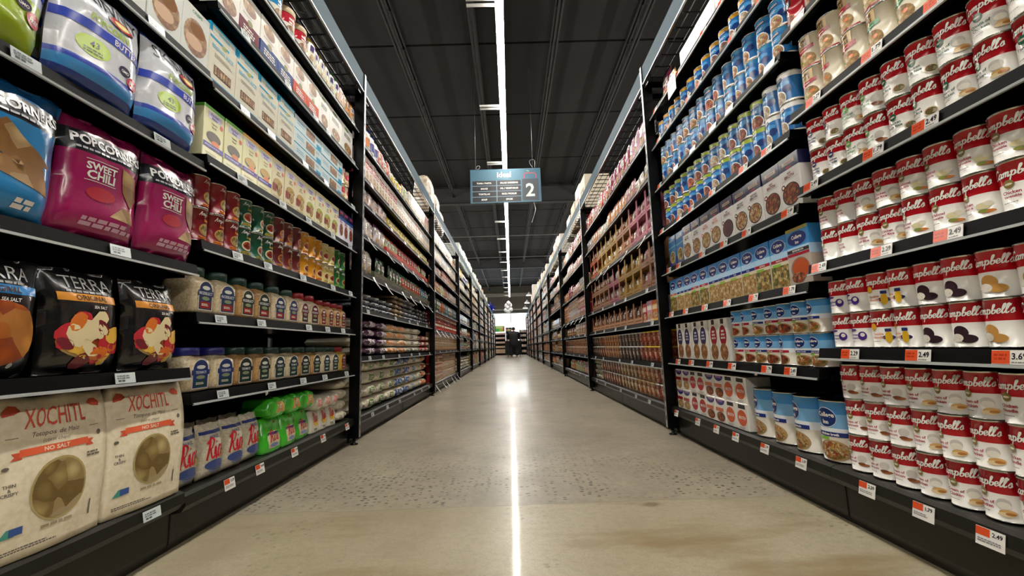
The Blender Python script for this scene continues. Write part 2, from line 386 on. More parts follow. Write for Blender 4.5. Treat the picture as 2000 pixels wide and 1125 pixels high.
def homecan(key, desc, band):
    def art(A, r, h):
        A.rect(-.03, h*.62, .016, h*.93, pr('#c9ab77'), 1, .003); A.text('HOME', -.008, h*.85, .010, pr('#4a2a1c'), 2, .03, .03, 0, .06); A.text('STYLE', -.007, h*.73, .010, pr('#4a2a1c'), 2, .03, .03, 0, .06)
        A.rect(-.028, h*.5, .024, h*.62, pr(band), 2, .006); A.bars(-.02, .014, h*.58, .0022, WHITE, 1, 3)
        A.ell(-.004, h*.24, .032, h*.23, GRAIN, 1.5, 20); A.ell(.01, h*.3, .007, .005, pr('#dd7a2e'), 3, 8); A.ell(-.015, h*.25, .005, .004, pr('#7a9a3a'), 3, 8)
        A.rect(-.04, .004, .04, h*.07, pr('#a3122a'), 3)
    return can(key, desc, .039, .107, [(.107, pr('#e3dbc6'))], art, .35)
homecan('h_red', 'cream soup can with red band', '#a8142c'); homecan('h_grn', 'cream soup can with green band', '#3c8a5c')
def chunky(A, r, h):
    A.rect(-.03, h*.6, .02, h*.8, INK, 1, .006); A.text('CHUNKY', -.004, h*.72, .0125, WHITE, 2, .04, .04, 0, .12)
    A.ell(0, h*.22, .03, h*.22, pr('#d88a6a'), 1.5); A.ell(0, h*.22, .026, h*.19, STEW, 2.5); A.bars(-.02, .012, h*.5, .003, pr('#efc9b8'), 2, 2)
can('chunky', 'red soup can with black banner', .041, .115, [(.115, pr('#a81c28', .17))], chunky, .3)
def ccan(key, desc, band, soup, r=.0372, h=.1035, name='soup_can'):
    k = r/.0372
    def art(A, r, h):
        A.ell(-.004*k, h*.72, .0205*k, h*.17, pr('#c8d8ea'), 1, 22); A.ell(-.004*k, h*.72, .0195*k, h*.155, pr('#17306e'), 2, 22)
        A.text('College', -.004*k, h*.755, h*.1, WHITE, 3, .034*k, .03); A.text('Inn', -.004*k, h*.645, h*.065, WHITE, 3, .014*k, .03)
        A.rect(-.034*k, h*.41, .034*k, h*.485, pr(band), 1.5); A.text('chicken broth' if band != '#a81c34' else 'beef broth', .0, h*.448, h*.042, WHITE, 3, .05*k, .03)
        A.rect(-.034*k, h*.35, .0*k, h*.4, pr('#7fb83f'), 2.5); A.ell(.004*k, h*.19, .03*k, h*.165, pr('#b39468'), 1.2, 20); A.ell(.002*k, h*.185, .027*k, h*.145, soup, 2, 20)
    return can(key, desc, r, h, [(h*.41, pr('#dcd6c8')), (h*.55, pr('#e6ecf2')), (h*.78, pr('#7cb6e4', .16)), (h, pr('#3b8fd2', .16))], art, .3, name)
ccan('i_nv', 'blue broth can with navy band', '#1b2f78', NOODLE); ccan('i_rd', 'blue broth can with red band', '#a81c34', STEW)
ccan('i_big', 'large blue chicken broth can', '#1b2f78', NOODLE, .0575, .172, 'broth_can')
def amy(key, desc, bg, bowl, tcol='#e8892c', bandc=None, fcol=TOMATO):
    def art(A, r, h):
        A.script("Amy's", -.006, h*.82, .032, WHITE, 2, .2); A.text('Soup' if key != 'a_yel' else 'Soup', .006, h*.64, .012, pr(tcol), 2, .03, .04, .2)
        A.ell(.002, h*.37, .022, h*.18, pr(bowl), 1.5); A.ell(.002, h*.38, .018, h*.13, fcol, 2.5); A.rect(-.022, h*.08, .022, h*.16, pr(tcol), 2); A.bars(-.02, .02, h*.12, .002, pr(bg), 1, 3)
    return can(key, desc, .0355, .102, [(.102, pr(bg, .28))], art, .3)
amy('a_red', 'crimson soup can with orange lettering', '#8c1a26', '#c2a05a', '#e8892c', None, GREENS); amy('a_grn', 'dark green soup can', '#12583e', '#e6dcb8', '#b8a03a')
amy('a_mar', 'maroon soup can with tan bowl', '#6a1f22', '#c08a4a', '#d9902c', None, STEW); amy('a_yel', 'golden yellow soup can', '#dd9a1e', '#efe0b8', '#c65a1a')
amy('a_cr', 'pale cream soup can', '#dccf86', '#efe6c0', '#c2a23a'); amy('a_dg', 'bright green soup can', '#1d6b33', '#cfe0a0', '#8fbf3a')
def smallcan(A, r, h):
    A.ell(0, h*.6, .018, h*.2, pr('#b51f2a'), 2); A.ell(0, h*.2, .02, h*.15, GRAIN, 2)
can('sm', 'small cream and red can', .0275, .09, [(.09, pr('#e8dcc0'))], smallcan)

# ---------------------------------------------------------------- goods: cartons and boxes
def carton(key, name, cat, desc, w, d, h, zones, art=None, cap=None, lean=0):
    mb = MB(); rbox(mb, w, d, h, zones)
    if art:
        A = Art(mb, flat); A.zmin = .001; art(A, w, h)
    parts = []
    if cap:
        cb = MB(); cb.lathe([(.013, h), (.013, h+.012), (.011, h+.014)], cap, 16, 0, .03, cap1=cap); parts.append(('cap', cb.build('cap')))
    return reg(key, name, cat, desc, w+.001, h, d, mb.build(name), parts, lean=lean)
def broth(key, desc, word, tc, soup):
    def art(A, w, h):
        A.rect(-w*.3, h*.83, w*.3, h*.9, pr('#c8ae98'), 1); A.text('SWANSON', 0, h*.865, h*.035, pr('#5a2a3a'), 2, w*.5, .02)
        A.ell(0, h*.79, w*.16, h*.035, pr('#b02648'), 1, 12, PI, 2*PI); A.text(word[0], 0, h*.665, h*.035, pr(tc), 2, w*.6, .02); A.text(word[1], 0, h*.6, h*.062, pr(tc), 2, w*.8, .02)
        A.rect(-w*.38, h*.545, w*.38, h*.55, pr('#999999'), 1)
        A.ell(0, h*.27, w*.43, h*.21, pr('#3c3a40'), 1, 22); A.ell(0, h*.275, w*.39, h*.19, soup, 2, 22); A.ell(-w*.34, h*.44, w*.1, h*.05, pr(tc), 3, 12); A.ell(-w*.34, h*.44, w*.055, h*.028, WHITE, 4, 10)
        A.bars(-w*.4, w*.1, h*.05, h*.01, pr('#a0a0a4'), 2, 1)
    return carton(key, 'broth_carton', 'carton', desc, .1, .06, .176, [(.176*.74, pr('#e8e6e4')), (.176, pr('#232450'))], art)
broth('b_beef', 'navy-topped beef broth carton', ('BEEF', 'BROTH'), '#7c2438', STEW)
broth('b_veg', 'navy-topped vegetable broth carton', ('VEGETABLE', 'BROTH'), '#33373c', NOODLE)
broth('b_stock', 'navy-topped beef stock carton', ('BEEF', 'STOCK'), '#7c2438', mat('dark_stock_print', '#4a1a22', .35))
broth('b_chk', 'navy-topped chicken broth carton', ('CHICKEN', 'BROTH'), '#cc5a48', GRAIN)
def bluec(A, w, h):
    A.rect(-w*.4, h*.8, w*.3, h*.88, pr('#8aa3bd'), 1, .004); A.rect(-w*.5, h*.6, w*.5, h*.64, pr('#5fb0c8'), 1, .004); A.ell(0, h*.3, w*.38, h*.2, pr('#d8c890'), 1); A.ell(0, h*.3, w*.32, h*.165, GREENS, 2)
carton('b_blue', 'broth_carton', 'carton', 'all-blue broth carton', .1, .06, .172, [(.05, pr('#1d3a78')), (.172, pr('#2b6fae'))], bluec)
def cinn(key, desc, band, soup):
    def art(A, w, h):
        A.ell(0, h*.8, w*.42, h*.135, pr('#cfe0f0'), 1, 24); A.ell(0, h*.8, w*.4, h*.125, pr('#1a3276'), 2, 24)
        A.text('College', 0, h*.82, h*.085, WHITE, 3, w*.74, .03); A.text('Inn', 0, h*.735, h*.055, WHITE, 3, w*.3, .03)
        A.rect(-w*.49, h*.5, w*.49, h*.56, pr(band), 1); A.text('Broth' if band == '#1b2f78' else 'Beef Broth', 0, h*.53, h*.032, WHITE, 2, w*.8, .02)
        A.rect(-w*.49, .003, w*.49, h*.43, soup, 1); A.rect(-w*.4, h*.42, w*.1, h*.47, pr('#8ab84a'), 2)
    return carton(key, 'broth_carton', 'carton', desc, .0935, .06, .175, [(.175*.5, pr('#d6cdb6')), (.175*.68, pr('#a9cdea')), (.175*.84, pr('#5aa3dc')), (.175, pr('#2f7cc4'))], art)
cinn('k_rd', 'blue broth carton with red stripe', '#a3202c', GREENS); cinn('k_nv', 'blue broth carton with navy stripe', '#1b2f78', GRAIN); cinn('k_or', 'blue broth carton with orange stripe', '#c66a38', GREENS)
def bone(A, w, h):
    A.rect(-w*.49, h*.94, w*.49, h*.998, pr('#a89a4a'), 1); A.ell(0, h*.8, w*.42, h*.125, pr('#1a3276'), 2, 24); A.text('College', 0, h*.82, h*.085, WHITE, 3, w*.74, .03); A.text('Inn', 0, h*.735, h*.055, WHITE, 3, w*.3, .03)
    A.rect(-w*.49, h*.56, w*.49, h*.62, pr('#3a2c2a'), 1); A.text('BONE BROTH', 0, h*.59, h*.034, WHITE, 2, w*.9, .02); A.rect(-w*.49, h*.5, w*.49, h*.55, pr('#a3202c'), 1)
    A.ell(w*.02, h*.27, w*.42, h*.2, pr('#8c7464'), 1); A.ell(w*.04, h*.28, w*.36, h*.165, pr('#b4502a'), 2); A.ell(-w*.1, h*.12, w*.3, h*.09, STEW, 3)
carton('k_bone', 'broth_carton', 'carton', 'blue bone broth carton', .105, .06, .182, [(.09, pr('#b9aba0')), (.12, pr('#a9cdea')), (.182, pr('#3f8cd0'))], bone)
def oval(key, desc, col):
    def art(A, w, h):
        A.ell(0, h*.6, w*.36, h*.24, pr(col), 1, 22); A.text('BEEF', 0, h*.7, h*.045, WHITE, 2, w*.45); A.text('BONE', 0, h*.62, h*.045, WHITE, 2, w*.45); A.text('BROTH', 0, h*.54, h*.045, WHITE, 2, w*.45)
        A.ell(0, h*.22, w*.4, h*.2, COOKIE, 1.5, 18); A.rect(-w*.16, h*.87, w*.16, h*.985, pr('#1f1f22'), 1); A.rect(w*.42, h*.05, w*.49, h*.9, pr('#d0ccc8'), 1)
    return carton(key, 'bone_broth_carton', 'carton', desc, .0875, .07, .185, [(.185, pr('#e2dfd8'))], art)
oval('o_rd', 'white carton with dark red oval', '#8c1f30'); oval('o_nv', 'white carton with navy oval', '#2a2c58')
def pack(key, desc, top, circ, soup):
    def art(A, w, h):
        if top: A.ell(0, h*.93, w*.46, h*.22, pr('#2a2574'), 2, 20, PI, 2*PI); A.rect(-w*.3, h*.84, w*.3, h*.93, pr('#8a6a96'), 3); A.rect(-w*.49, h*.45, w*.3, h*.6, pr(circ), 2)
        if top: A.ell(0, h*.24, w*.42, h*.2, soup, 3)
        else: A.rect(-w*.3, h*.8, w*.3, h*.95, INK, 1); A.ell(-w*.02, h*.45, w*.4, h*.3, pr(circ), 2, 22); A.text('BROTH', 0, h*.46, h*.12, WHITE, 3, w*.6); A.bars(-w*.3, w*.3, h*.1, h*.025, pr('#999999'), 2, 1)
    return carton(key, 'broth_carton', 'carton', desc, .088, .05, .104, [(.104, pr('#e6e2dc'))], art)
pack('q_or', 'small white carton with orange circle', 0, '#cc5a34', GRAIN); pack('q_rd', 'small white carton with red circle', 0, '#a81c28', STEW)
pack('q_bl', 'small carton with indigo top', 1, '#c86a48', STEW); pack('q_b2', 'small indigo-topped carton, red label', 1, '#a01c28', GRAIN)
def creamc(key, desc, top, pot, band, body='#e2dfb4'):
    def art(A, w, h):
        A.rect(-w*.34, h*.76, w*.34, h*.89, pr('#c9c6dc'), 1); A.text('Kitchen', 0, h*.85, h*.05, pr('#5a4a9c'), 2, w*.6); A.text('Basics', 0, h*.79, h*.045, pr('#5a4a9c'), 2, w*.5)
        A.text('Vegetable' if band else 'BEEF', 0, h*.68, h*.04, pr('#5a5040'), 2, w*.6); A.text('Stock' if band else 'BROTH', 0, h*.62, h*.04, pr('#5a5040'), 2, w*.5); A.ell(w*.35, h*.71, w*.09, h*.05, pr('#d87a72'), 1, 10)
        A.ell(0, h*.42, w*.36, h*.11, pr('#5d5a52'), 1, 18); A.ell(0, h*.44, w*.33, h*.085, pr(pot), 2, 18); A.ell(w*.1, h*.31, w*.2, h*.07, pr('#dd8458'), 3, 12)
        if band: A.rect(-w*.49, h*.19, w*.49, h*.28, pr('#4a3a98'), 4); A.bars(-w*.4, w*.4, h*.235, h*.018, pr('#cfc8e8'), 1, 5)
        else: A.ell(w*.12, h*.3, w*.2, h*.17, pr('#a8894a'), 3, 16); A.ell(w*.12, h*.3, w*.15, h*.13, GRAIN, 4, 16); A.rect(-w*.42, h*.2, -w*.12, h*.38, pr('#8c3a3a'), 4)
        A.bars(-w*.35, w*.35, h*.1, h*.012, pr('#a8a070'), 2, 1)
    return carton(key, 'broth_carton', 'carton', desc, .092, .06, .168, [(.156, pr(body)), (.168, pr(top))], art)
creamc('s_gr', 'pale yellow carton with green top', '#5aa838', '#6d645c', 1); creamc('s_or', 'pale yellow carton with orange top', '#e0a23c', '#c8a868', 1)
creamc('s_be', 'beige broth carton with bowl', '#d8c9a0', '#b99a5c', 0, '#ddd2b0'); creamc('s_lg', 'cream carton with pale green patch', '#d6cf9c', '#aab05c', 0, '#e0dcb8')
def bw(A, w, h): A.rect(-w*.3, h*.86, w*.3, h*.95, pr('#b8486a'), 2); A.ell(0, h*.35, w*.34, h*.2, STEW, 2); A.bars(-w*.3, w*.3, h*.64, h*.03, pr('#8a2a3a'), 2, 2)
carton('s_bl', 'broth_carton', 'carton', 'white carton with navy top', .07, .06, .172, [(.115, pr('#d8d8e6')), (.13, pr('#2d5a9c')), (.172, pr('#1f2150'))], bw)
def cracker(A, w, h):
    b = pr('#8ec4dc'); A.rect(-w*.49, h*.74, w*.2, h*.78, pr('#2f9cc8'), 1); A.rect(-w*.42, h*.84, w*.42, h*.96, pr('#cfd6cc'), 1); A.rect(-w*.2, h*.87, w*.2, h*.93, pr('#9cc0cc'), 2)
    A.text('BROWN', -w*.18, h*.63, h*.07, b, 2, w*.44, .04); A.text('RICE', w*.24, h*.63, h*.07, b, 2, w*.36, .04); A.ell(w*.02, h*.74, w*.09, h*.04, pr('#a8b070'), 2, 12)
    A.bars(-w*.3, w*.36, h*.52, h*.014, pr('#a8a294'), 3, 1); A.rect(-w*.3, h*.17, w*.32, h*.33, pr('#5c4630'), 2)
    for i in range(6): A.rect(-w*.28+i*w*.1, h*.18, -w*.2+i*w*.1, h*.31, COOKIE, 3+(i % 2)*.5, h*.01)
carton('x_tall', 'cracker_box', 'box', 'tall cream and blue cracker box', .1325, .06, .2, [(.016, pr('#4ba3cc')), (.168, pr('#dcd8c8')), (.2, pr('#22a0cc'))], cracker)
def flatb(A, w, h):
    A.rect(-w*.1, h*.25, w*.22, h*.8, pr('#8f7850'), 1); A.rect(-w*.08, h*.3, w*.2, h*.74, COOKIE, 2); A.bars(-w*.42, -w*.15, h*.65, h*.08, pr('#7fb8cc'), 2, 1, 2); A.rect(w*.3, h*.05, w*.48, h*.4, pr('#3fa3cc'), 1); A.bars(w*.27, w*.45, h*.75, h*.05, pr('#8a98a0'), 2, 1, 2)
carton('x_flat', 'cracker_box', 'box', 'flat pale blue cracker box', .2665, .12, .0655, [(.004, pr('#3fa3cc')), (.0655, pr('#cfe0e4'))], flatb)
def mealb(key, desc, bot, w=.1235, fd=COOKIE):
    def art(A, w, h):
        if bot: A.ell(-w*.05, h*.72, w*.4, h*.2, pr('#f4f1ea'), 1); A.ell(-w*.05, h*.74, w*.33, h*.15, fd, 2); A.ell(0, h*.42, w*.13, h*.07, pr('#9a9a72'), 2, 12); A.bars(-w*.3, w*.35, h*.27, h*.035, pr('#f0ece4'), 3, 2); A.bars(-w*.35, w*.2, h*.55, h*.015, pr('#b0a8a0'), 2, 1)
        else: A.ell(w*.05, h*.27, w*.32, h*.18, fd, 2); A.bars(-w*.3, w*.3, h*.72, h*.03, pr('#6a7a74'), 3, 2); A.ell(-w*.1, h*.88, w*.2, h*.05, pr('#8aa078'), 2, 12)
    z = [(.172*.4, pr(bot)), (.172, WHITE)] if bot else [(.172, WHITE)]
    return carton(key, 'cracker_box', 'box', desc, w, .05, .172, z, art)
mealb('m_mar', 'white food box with maroon base', '#6e2436'); mealb('m_blu', 'white food box with blue base', '#2f4f8c'); mealb('m_red', 'white food box with orange-red base', '#cc4a2c')
mealb('m_wht', 'plain white food box with snack picture', None); mealb('m_wd', 'wide white food box', None, .165, food('salad_print', ['#c8a050', '#8a9a4a', '#b85a3a', '#e0c890'], 80))
def breadb(A, w, h): A.ell(0, h*.45, w*.42, h*.33, COOKIE, 1); A.ell(w*.05, h*.6, w*.28, h*.12, pr('#8a5f3c'), 2); A.ell(-w*.05, h*.35, w*.3, h*.12, pr('#d9b79c'), 2.5); A.text('CRISPS', 0, h*.9, h*.06, pr('#6a9a80'), 2, w*.7)
carton('bread', 'crispbread_box', 'box', 'white crispbread box', .113, .05, .17, [(.17, pr('#dfe2de'))], breadb)
carton('bread_g', 'crispbread_box', 'box', 'dark green crispbread box', .113, .05, .17, [(.05, pr('#2c6a4c')), (.17, pr('#dfe2de'))], breadb)
def trayb(A, w, h): A.bars(-w*.4, w*.3, h*.6, h*.08, pr('#d8d2b8'), 2, 1)
carton('w_tray', 'display_carton', 'carton', 'blank cream shelf carton', .19, .18, .1, [(.1, pr('#e4e2cc'))], trayb)

# ---------------------------------------------------------------- goods: jars and tubs
def squircle(hx, hy, n, z, cy, p=.45):
    out = []
    for k in range(n):
        a = 2*PI*(k+.5)/n-PI/2; c, s_ = math.cos(a), math.sin(a)
        out.append((hx*math.copysign(abs(c)**p, c), cy+hy*math.copysign(abs(s_)**p, s_), z))
    return out
def jar(key, desc, w, h, rice, capc, lab, lab2, word):
    mb = MB(); cy = w/2; n = 28
    prof = [(.9, 0), (.985, .004), (1, .012), (1, h*.62), (.99, h*.72), (.93, h*.8), (.8, h*.86), (.62, h*.9), (.62, h*.93)]
    mb.rings([squircle(w/2*k, w/2*k, n, z, cy, .42 if k > .9 else .6) for k, z in prof], rice, True, rice, CLEAR)
    A = Art(mb, flat); lw = w*.285; o = .0
    def arch(k, m, lvl, z0, z1):
        P = [(-lw*k, z0), (lw*k, z0), (lw*k, z1)]+[(lw*k*math.cos(a*PI/10), z1+lw*k*.9*math.sin(a*PI/10)) for a in range(1, 10)]+[(-lw*k, z1)]
        A.polys([P], m, lvl)
    arch(1.1, pr('#d8d4c8'), 1, h*.07, h*.56); arch(1, pr(lab), 2, h*.09, h*.56); A.rect(-lw*.8, h*.12, lw*.8, h*.28, pr(lab2), 3); A.rect(-lw*1.2, h*.42, lw*1.2, h*.55, pr(lab), 4)
    A.ell(0, h*.62, lw*.6, h*.05, pr('#c9ccc4'), 4, 12); A.text(word, 0, h*.485, h*.07, pr('#c8ccd0'), 5, lw*2.2, .02); A.ell(0, h*.36, lw*.6, h*.05, pr('#7d8a6a'), 5, 12); A.bars(-lw*.6, lw*.6, h*.22, h*.02, pr('#d8d4c8'), 2, 5)
    cb = MB(); r = w*.36; cb.lathe([(r, h*.93), (r+.0005, h*.935), (r+.0005, h*1.12), (r-.002, h*1.14)], mat('cap_'+capc.strip('#'), capc, .35), 24, 0, cy, cap0=mat('cap_'+capc.strip('#'), capc, .35), cap1=mat('cap_'+capc.strip('#'), capc, .35))
    return reg(key, 'rice_jar', 'jar', desc, w+.002, h*1.14, w, mb.build('rice_jar'), [('cap', cb.build('cap'))], turn=.06)
jar('j_g1', 'white rice jar, green cap, red label', .104, .122, RICE, '#163c34', '#2a3a5c', '#8c2a24', 'RICESELECT')
jar('j_g2', 'brown rice jar, green cap, red label', .104, .122, RICEB, '#163c34', '#30382e', '#8c2a24', 'RICESELECT')
jar('j_r', 'white rice jar with red cap', .1, .122, RICE, '#98141c', '#5c2430', '#283c34', 'RICESELECT')
jar('j_rs', 'small rice jar with red cap', .078, .112, RICEB, '#8c141c', '#6c2028', '#7c2420', 'RICE')
jar('j_b', 'white rice jar with blue cap', .11, .112, RICE, '#1f2478', '#28386c', '#1e4038', 'TEXMATI')
jar('j_gb', 'brown rice jar with green cap', .106, .112, RICEB, '#163a34', '#2c3434', '#1e4038', 'TEXMATI')
jar('j_gw', 'white rice jar with green cap', .106, .112, RICE, '#163a34', '#2c3c44', '#1e4038', 'TEXMATI')
jar('j_y', 'yellow rice jar with red cap', .1, .112, RICEY, '#98141c', '#7c3420', '#9c4428', 'RICE')
def tubf(key, desc, r, h, col, col2, lidc='#b59f78'):
    def art(A, r, h): A.rect(-r*.9, h*.45, r*.9, h*.72, pr(col2), 1); A.bars(-r*.5, r*.6, h*.62, h*.07, WHITE, 2, 2); A.ell(0, h*.22, r*.75, h*.2, COOKIE, 2)
    mb = MB(); mb.lathe([(r*.96, 0), (r, .004), (r, h*.45), (r, h*.78)], [pr(col), pr(col), pr(col2)], 28, 0, r, cap0=pr(col), cap1=pr(col), ph=.5); art(Art(mb, canf(r), 2*PI*r/28), r, h)
    lm = mat('lid_'+lidc.strip('#'), lidc, .4); lb = MB(); lb.lathe([(r*1.03, h*.78), (r*1.04, h*.79), (r*1.04, h*.97), (r*.98, h)], lm, 28, 0, r, cap0=lm, cap1=lm, ph=.5)
    return reg(key, 'snack_canister', 'canister', desc, 2*r*1.05, h, 2*r, mb.build('snack_canister'), [('lid', lb.build('lid'))], turn=.3)
tubf('t_gr', 'white nut canister with green label', .05, .135, '#e8e4da', '#7a9a4a'); tubf('t_bl', 'white nut canister with blue label', .05, .135, '#e8e4da', '#2f88c4'); tubf('t_rd', 'white nut canister with red label', .05, .135, '#e8e4da', '#bc2438')
def deli(key, desc, cont, lab, lidc="#c8ccc8", h=.099):
    w = .092; mb = MB(); n = 24; mb.rings([squircle(w/2*k, w/2*k, n, z, w/2, .5) for k, z in ((.76, 0), (.8, .006), (.98, h*.9), (1.0, h*.92))], cont, True, cont, cont)
    def sf(x, z, o): k = .8+.18*z/(h*.9); return (x*k, w/2-w/2*k-o, z)
    A = Art(mb, sf); A.rect(-w*.3, h*.3, w*.3, h*.68, pr(lab), 2); A.bars(-w*.24, w*.24, h*.6, h*.05, pr('#e8e0d0') if lab != '#e0dcd0' else pr('#a03030'), 3, 3)
    lm = mat('lid_'+lidc.strip('#'), lidc, .3); lb = MB(); lb.rings([squircle(w/2*k, w/2*k, n, z, w/2, .5) for k, z in ((1.0, h*.92), (1.03, h*.93), (1.03, h*.985), (.97, h))], lm, True, lm, lm)
    return reg(key, 'deli_tub', 'tub', desc, w*1.04, h, w, mb.build('deli_tub'), [('lid', lb.build('lid'))])
PEP = food('dried_chili_fill', ['#8a3a1e', '#a85428', '#6a2a18', '#c07a3c'], 60, .3); NUT = food('nut_fill', ['#a8783c', '#c2985a', '#8a5c2a', '#d8b880'], 70, .3)
CANDY = food('candy_fill', ['#c87a34', '#e0a04a', '#b4482a', '#d8c090'], 70, .3); DKF = food('dark_fruit_fill', ['#4a3430', '#62443c', '#34282a', '#7a5a50'], 60, .3); SPI = food('red_fruit_fill', ['#a83428', '#c85a3a', '#8a2420', '#d89060'], 60, .3)
deli('d_or', 'clear tub of orange snacks', CANDY, '#c86a34', '#c8a070'); deli('d_nut', 'clear tub of brown nuts', NUT, '#b8905a'); deli('d_pep', 'clear tub of rusty red snacks', PEP, '#a85038')
deli('d_dk', 'clear tub of dark dried fruit', DKF, '#6a5450'); deli('d_red', 'clear tub of red sweets', SPI, '#a83038'); deli('d_yel', 'clear tub with yellow lid', SPI, '#c84a38', '#d8c020'); deli('d_wh', 'clear tub with white label', SPI, '#e0dcd0')

# ---------------------------------------------------------------- goods: bags and pouches
def bag(key, name, desc, w, h, t, zones, art=None, top='crimp', seed=1, nx=16, nz=22, wr=1.0, gus=False, lean=0, cat='bag', turn=.08, side=None):
    R = random.Random(seed); ph = [R.uniform(0, 6.28) for _ in range(8)]
    def wid(v):
        if gus: return w/2*(1-.03*math.sin(v*5+ph[0]))*(1-.05*max(0, v-.8)/.2)
        return w/2*(1-.07*math.sin(PI*min(1, max(0, v)))*.6-.02*math.sin(9*v+ph[0]))
    def thk(u, v):
        au = min(1, abs(u)); v = min(1, max(0, v))
        if gus: f = (1-v**3*.85); return t/2*f*(1-.18*au**2)
        e = min(1, (v/.16))**.6*(min(1, (1-v)/.3))**.75 if top == 'crimp' else (min(1, v/.1+.35))*(min(1, (1-v)/.35))**.8
        return t/2*max(.0, (1-au**2.6))**.55*e
    def wave(u, v):
        s_ = .0
        s_ += .35*math.sin(7*v+4*u+ph[1])*math.sin(5*u+ph[2])+.3*math.sin(13*v-6*u+ph[3])+.2*math.sin(21*u*v+ph[4])+.25*math.sin(17*(v-u*.4)+ph[5])
        s_ += .9*max(0, v-.72)*math.sin(9*u+ph[6])*2.4+.7*max(0, .15-v)*math.sin(12*u+ph[7])*4
        return s_*.0042*wr*(w/.2)
    slump = R.uniform(-.01, .01)
    def front(x, z, o=0):
        v = z/h; W = wid(v); u = x/(w/2)
        th = thk(u, v); edge = max(0, 1-abs(u)**4)
        y = t/2-th-o-wave(u, v)*(edge*.8+.2)*min(1, v*6+.2)
        return (u*W+slump*v*v*2, y, z-(.0 if not gus else 0)-.006*max(0, v-.9)*10*abs(math.sin(3*u+ph[2]))*(h/.25))
    def back(x, z):
        v = z/h; W = wid(v); u = x/(w/2); return (u*W+slump*v*v*2, t/2+thk(u, v), front(x, z)[2])
    mb = MB(); vs = []; fs = []; ms = []
    for j in range(nz+1):
        for i in range(nx+1): vs.append(front(-w/2+w*i/nx, h*j/nz))
    nb = len(vs)
    for j in range(nz+1):
        for i in range(nx+1): vs.append(back(-w/2+w*i/nx, h*j/nz))
    def zm(j):
        v = (j+.5)/nz
        return next((m for zt, m in zones if v <= zt), zones[-1][1])
    for j in range(nz):
        for i in range(nx):
            a = j*(nx+1)+i; fs.append((a, a+1, a+nx+2, a+nx+1)); ms.append(zm(j)); fs.append((nb+a+1, nb+a, nb+a+nx+1, nb+a+nx+2)); ms.append(zm(j))
        a = j*(nx+1); fs.append((nb+a, a, a+nx+1, nb+a+nx+1)); ms.append(side or zm(j)); a += nx; fs.append((a, nb+a, nb+a+nx+1, a+nx+1)); ms.append(side or zm(j))
    for i in range(nx): fs.append((i+1, i, nb+i, nb+i+1)); ms.append(zm(0)); a = nz*(nx+1)+i; fs.append((a, a+1, nb+a+1, nb+a)); ms.append(zm(nz-1))
    mb.add(vs, fs, ms, True)
    if art: art(Art(mb, front, w/nx, h/nz, .0005), w, h)
    return reg(key, name, cat, desc, w, h, t, mb.build(name), turn=turn, lean=lean)
CHIPS2 = food('corn_chip_pieces', ['#cdbd84', '#ddd09c', '#b5a268', '#e6dcb4', '#a08c54'], 26)
def kraft(A, w, h):
    rd = pr('#cf5236', .5); gy = pr('#6a6258', .5)
    A.text('XOCHITL', 0, h*.845, h*.125, rd, 2, w*.54, .006)
    for e in (-1, 1): A.polys([[(e*w*.3, h*.9), (e*w*.34, h*.88), (e*w*.42, h*.87), (e*w*.43, h*.9), (e*w*.38, h*.94), (e*w*.33, h*.935)][::e]], rd, 2)
    A.text('Totopos de Maiz', 0, h*.735, h*.04, gy, 2, w*.56, 0, .25); A.text('(corn chips)', 0, h*.69, h*.03, gy, 2, w*.34, 0, .25); A.rect(-w*.4, h*.735, -w*.31, h*.739, gy, 2); A.rect(w*.31, h*.735, w*.4, h*.739, gy, 2)
    A.rect(-w*.29, h*.615, w*.29, h*.66, pr('#e0603a', .5), 2); A.polys([[(-w*.35, h*.6), (-w*.27, h*.6), (-w*.27, h*.645), (-w*.35, h*.645), (-w*.32, h*.622)], [(w*.27, h*.6), (w*.35, h*.6), (w*.32, h*.622), (w*.35, h*.645), (w*.27, h*.645)]], rd, 1.5)
    A.text('NO SALT', 0, h*.638, h*.028, pr('#f0d8c0', .5), 3, w*.4, .03)
    P = [(w*.04+w*.25*math.cos(a*PI/14), h*.37+h*.2*math.sin(a*PI/14)) for a in range(28)]
    A.polys([P], mat('bag_window_film', '#b8a670', .12, coat=.8), 2); A.ell(w*.04, h*.37, w*.232, h*.185, CHIPS2, 3, 22)
    A.text('THIN\n&\nCRISPY', -w*.35, h*.43, h*.07, gy, 2, w*.2, .02); A.bars(w*.28, w*.44, h*.55, h*.012, gy, 2, 2); A.bars(-w*.1, w*.3, h*.15, h*.018, pr('#a8997a', .5), 1, 2)
    A.polys([[(-w*.42, h*.15), (-w*.3, h*.15), (-w*.3, h*.2), (-w*.36, h*.2)]], pr('#4a9a8c'), 2); A.rect(-w*.34, h*.155, -w*.24, h*.2, pr('#3a5a9c'), 3); A.bars(-w*.42, w*.1, h*.07, h*.008, gy, 2, 2); A.rect(w*.35, h*.12, w*.37, h*.22, gy, 2)
    A.ell(-w*.38, h*.56, w*.03, h*.012, gy, 2, 8); A.ell(w*.4, h*.68, w*.02, h*.02, gy, 2, 8)
bag('kraft', 'chip_bag', 'cream paper bag of corn chips', .216, .292, .085, [(1, PAPER)], kraft, seed=4, gus=True, wr=1.0, turn=.05)
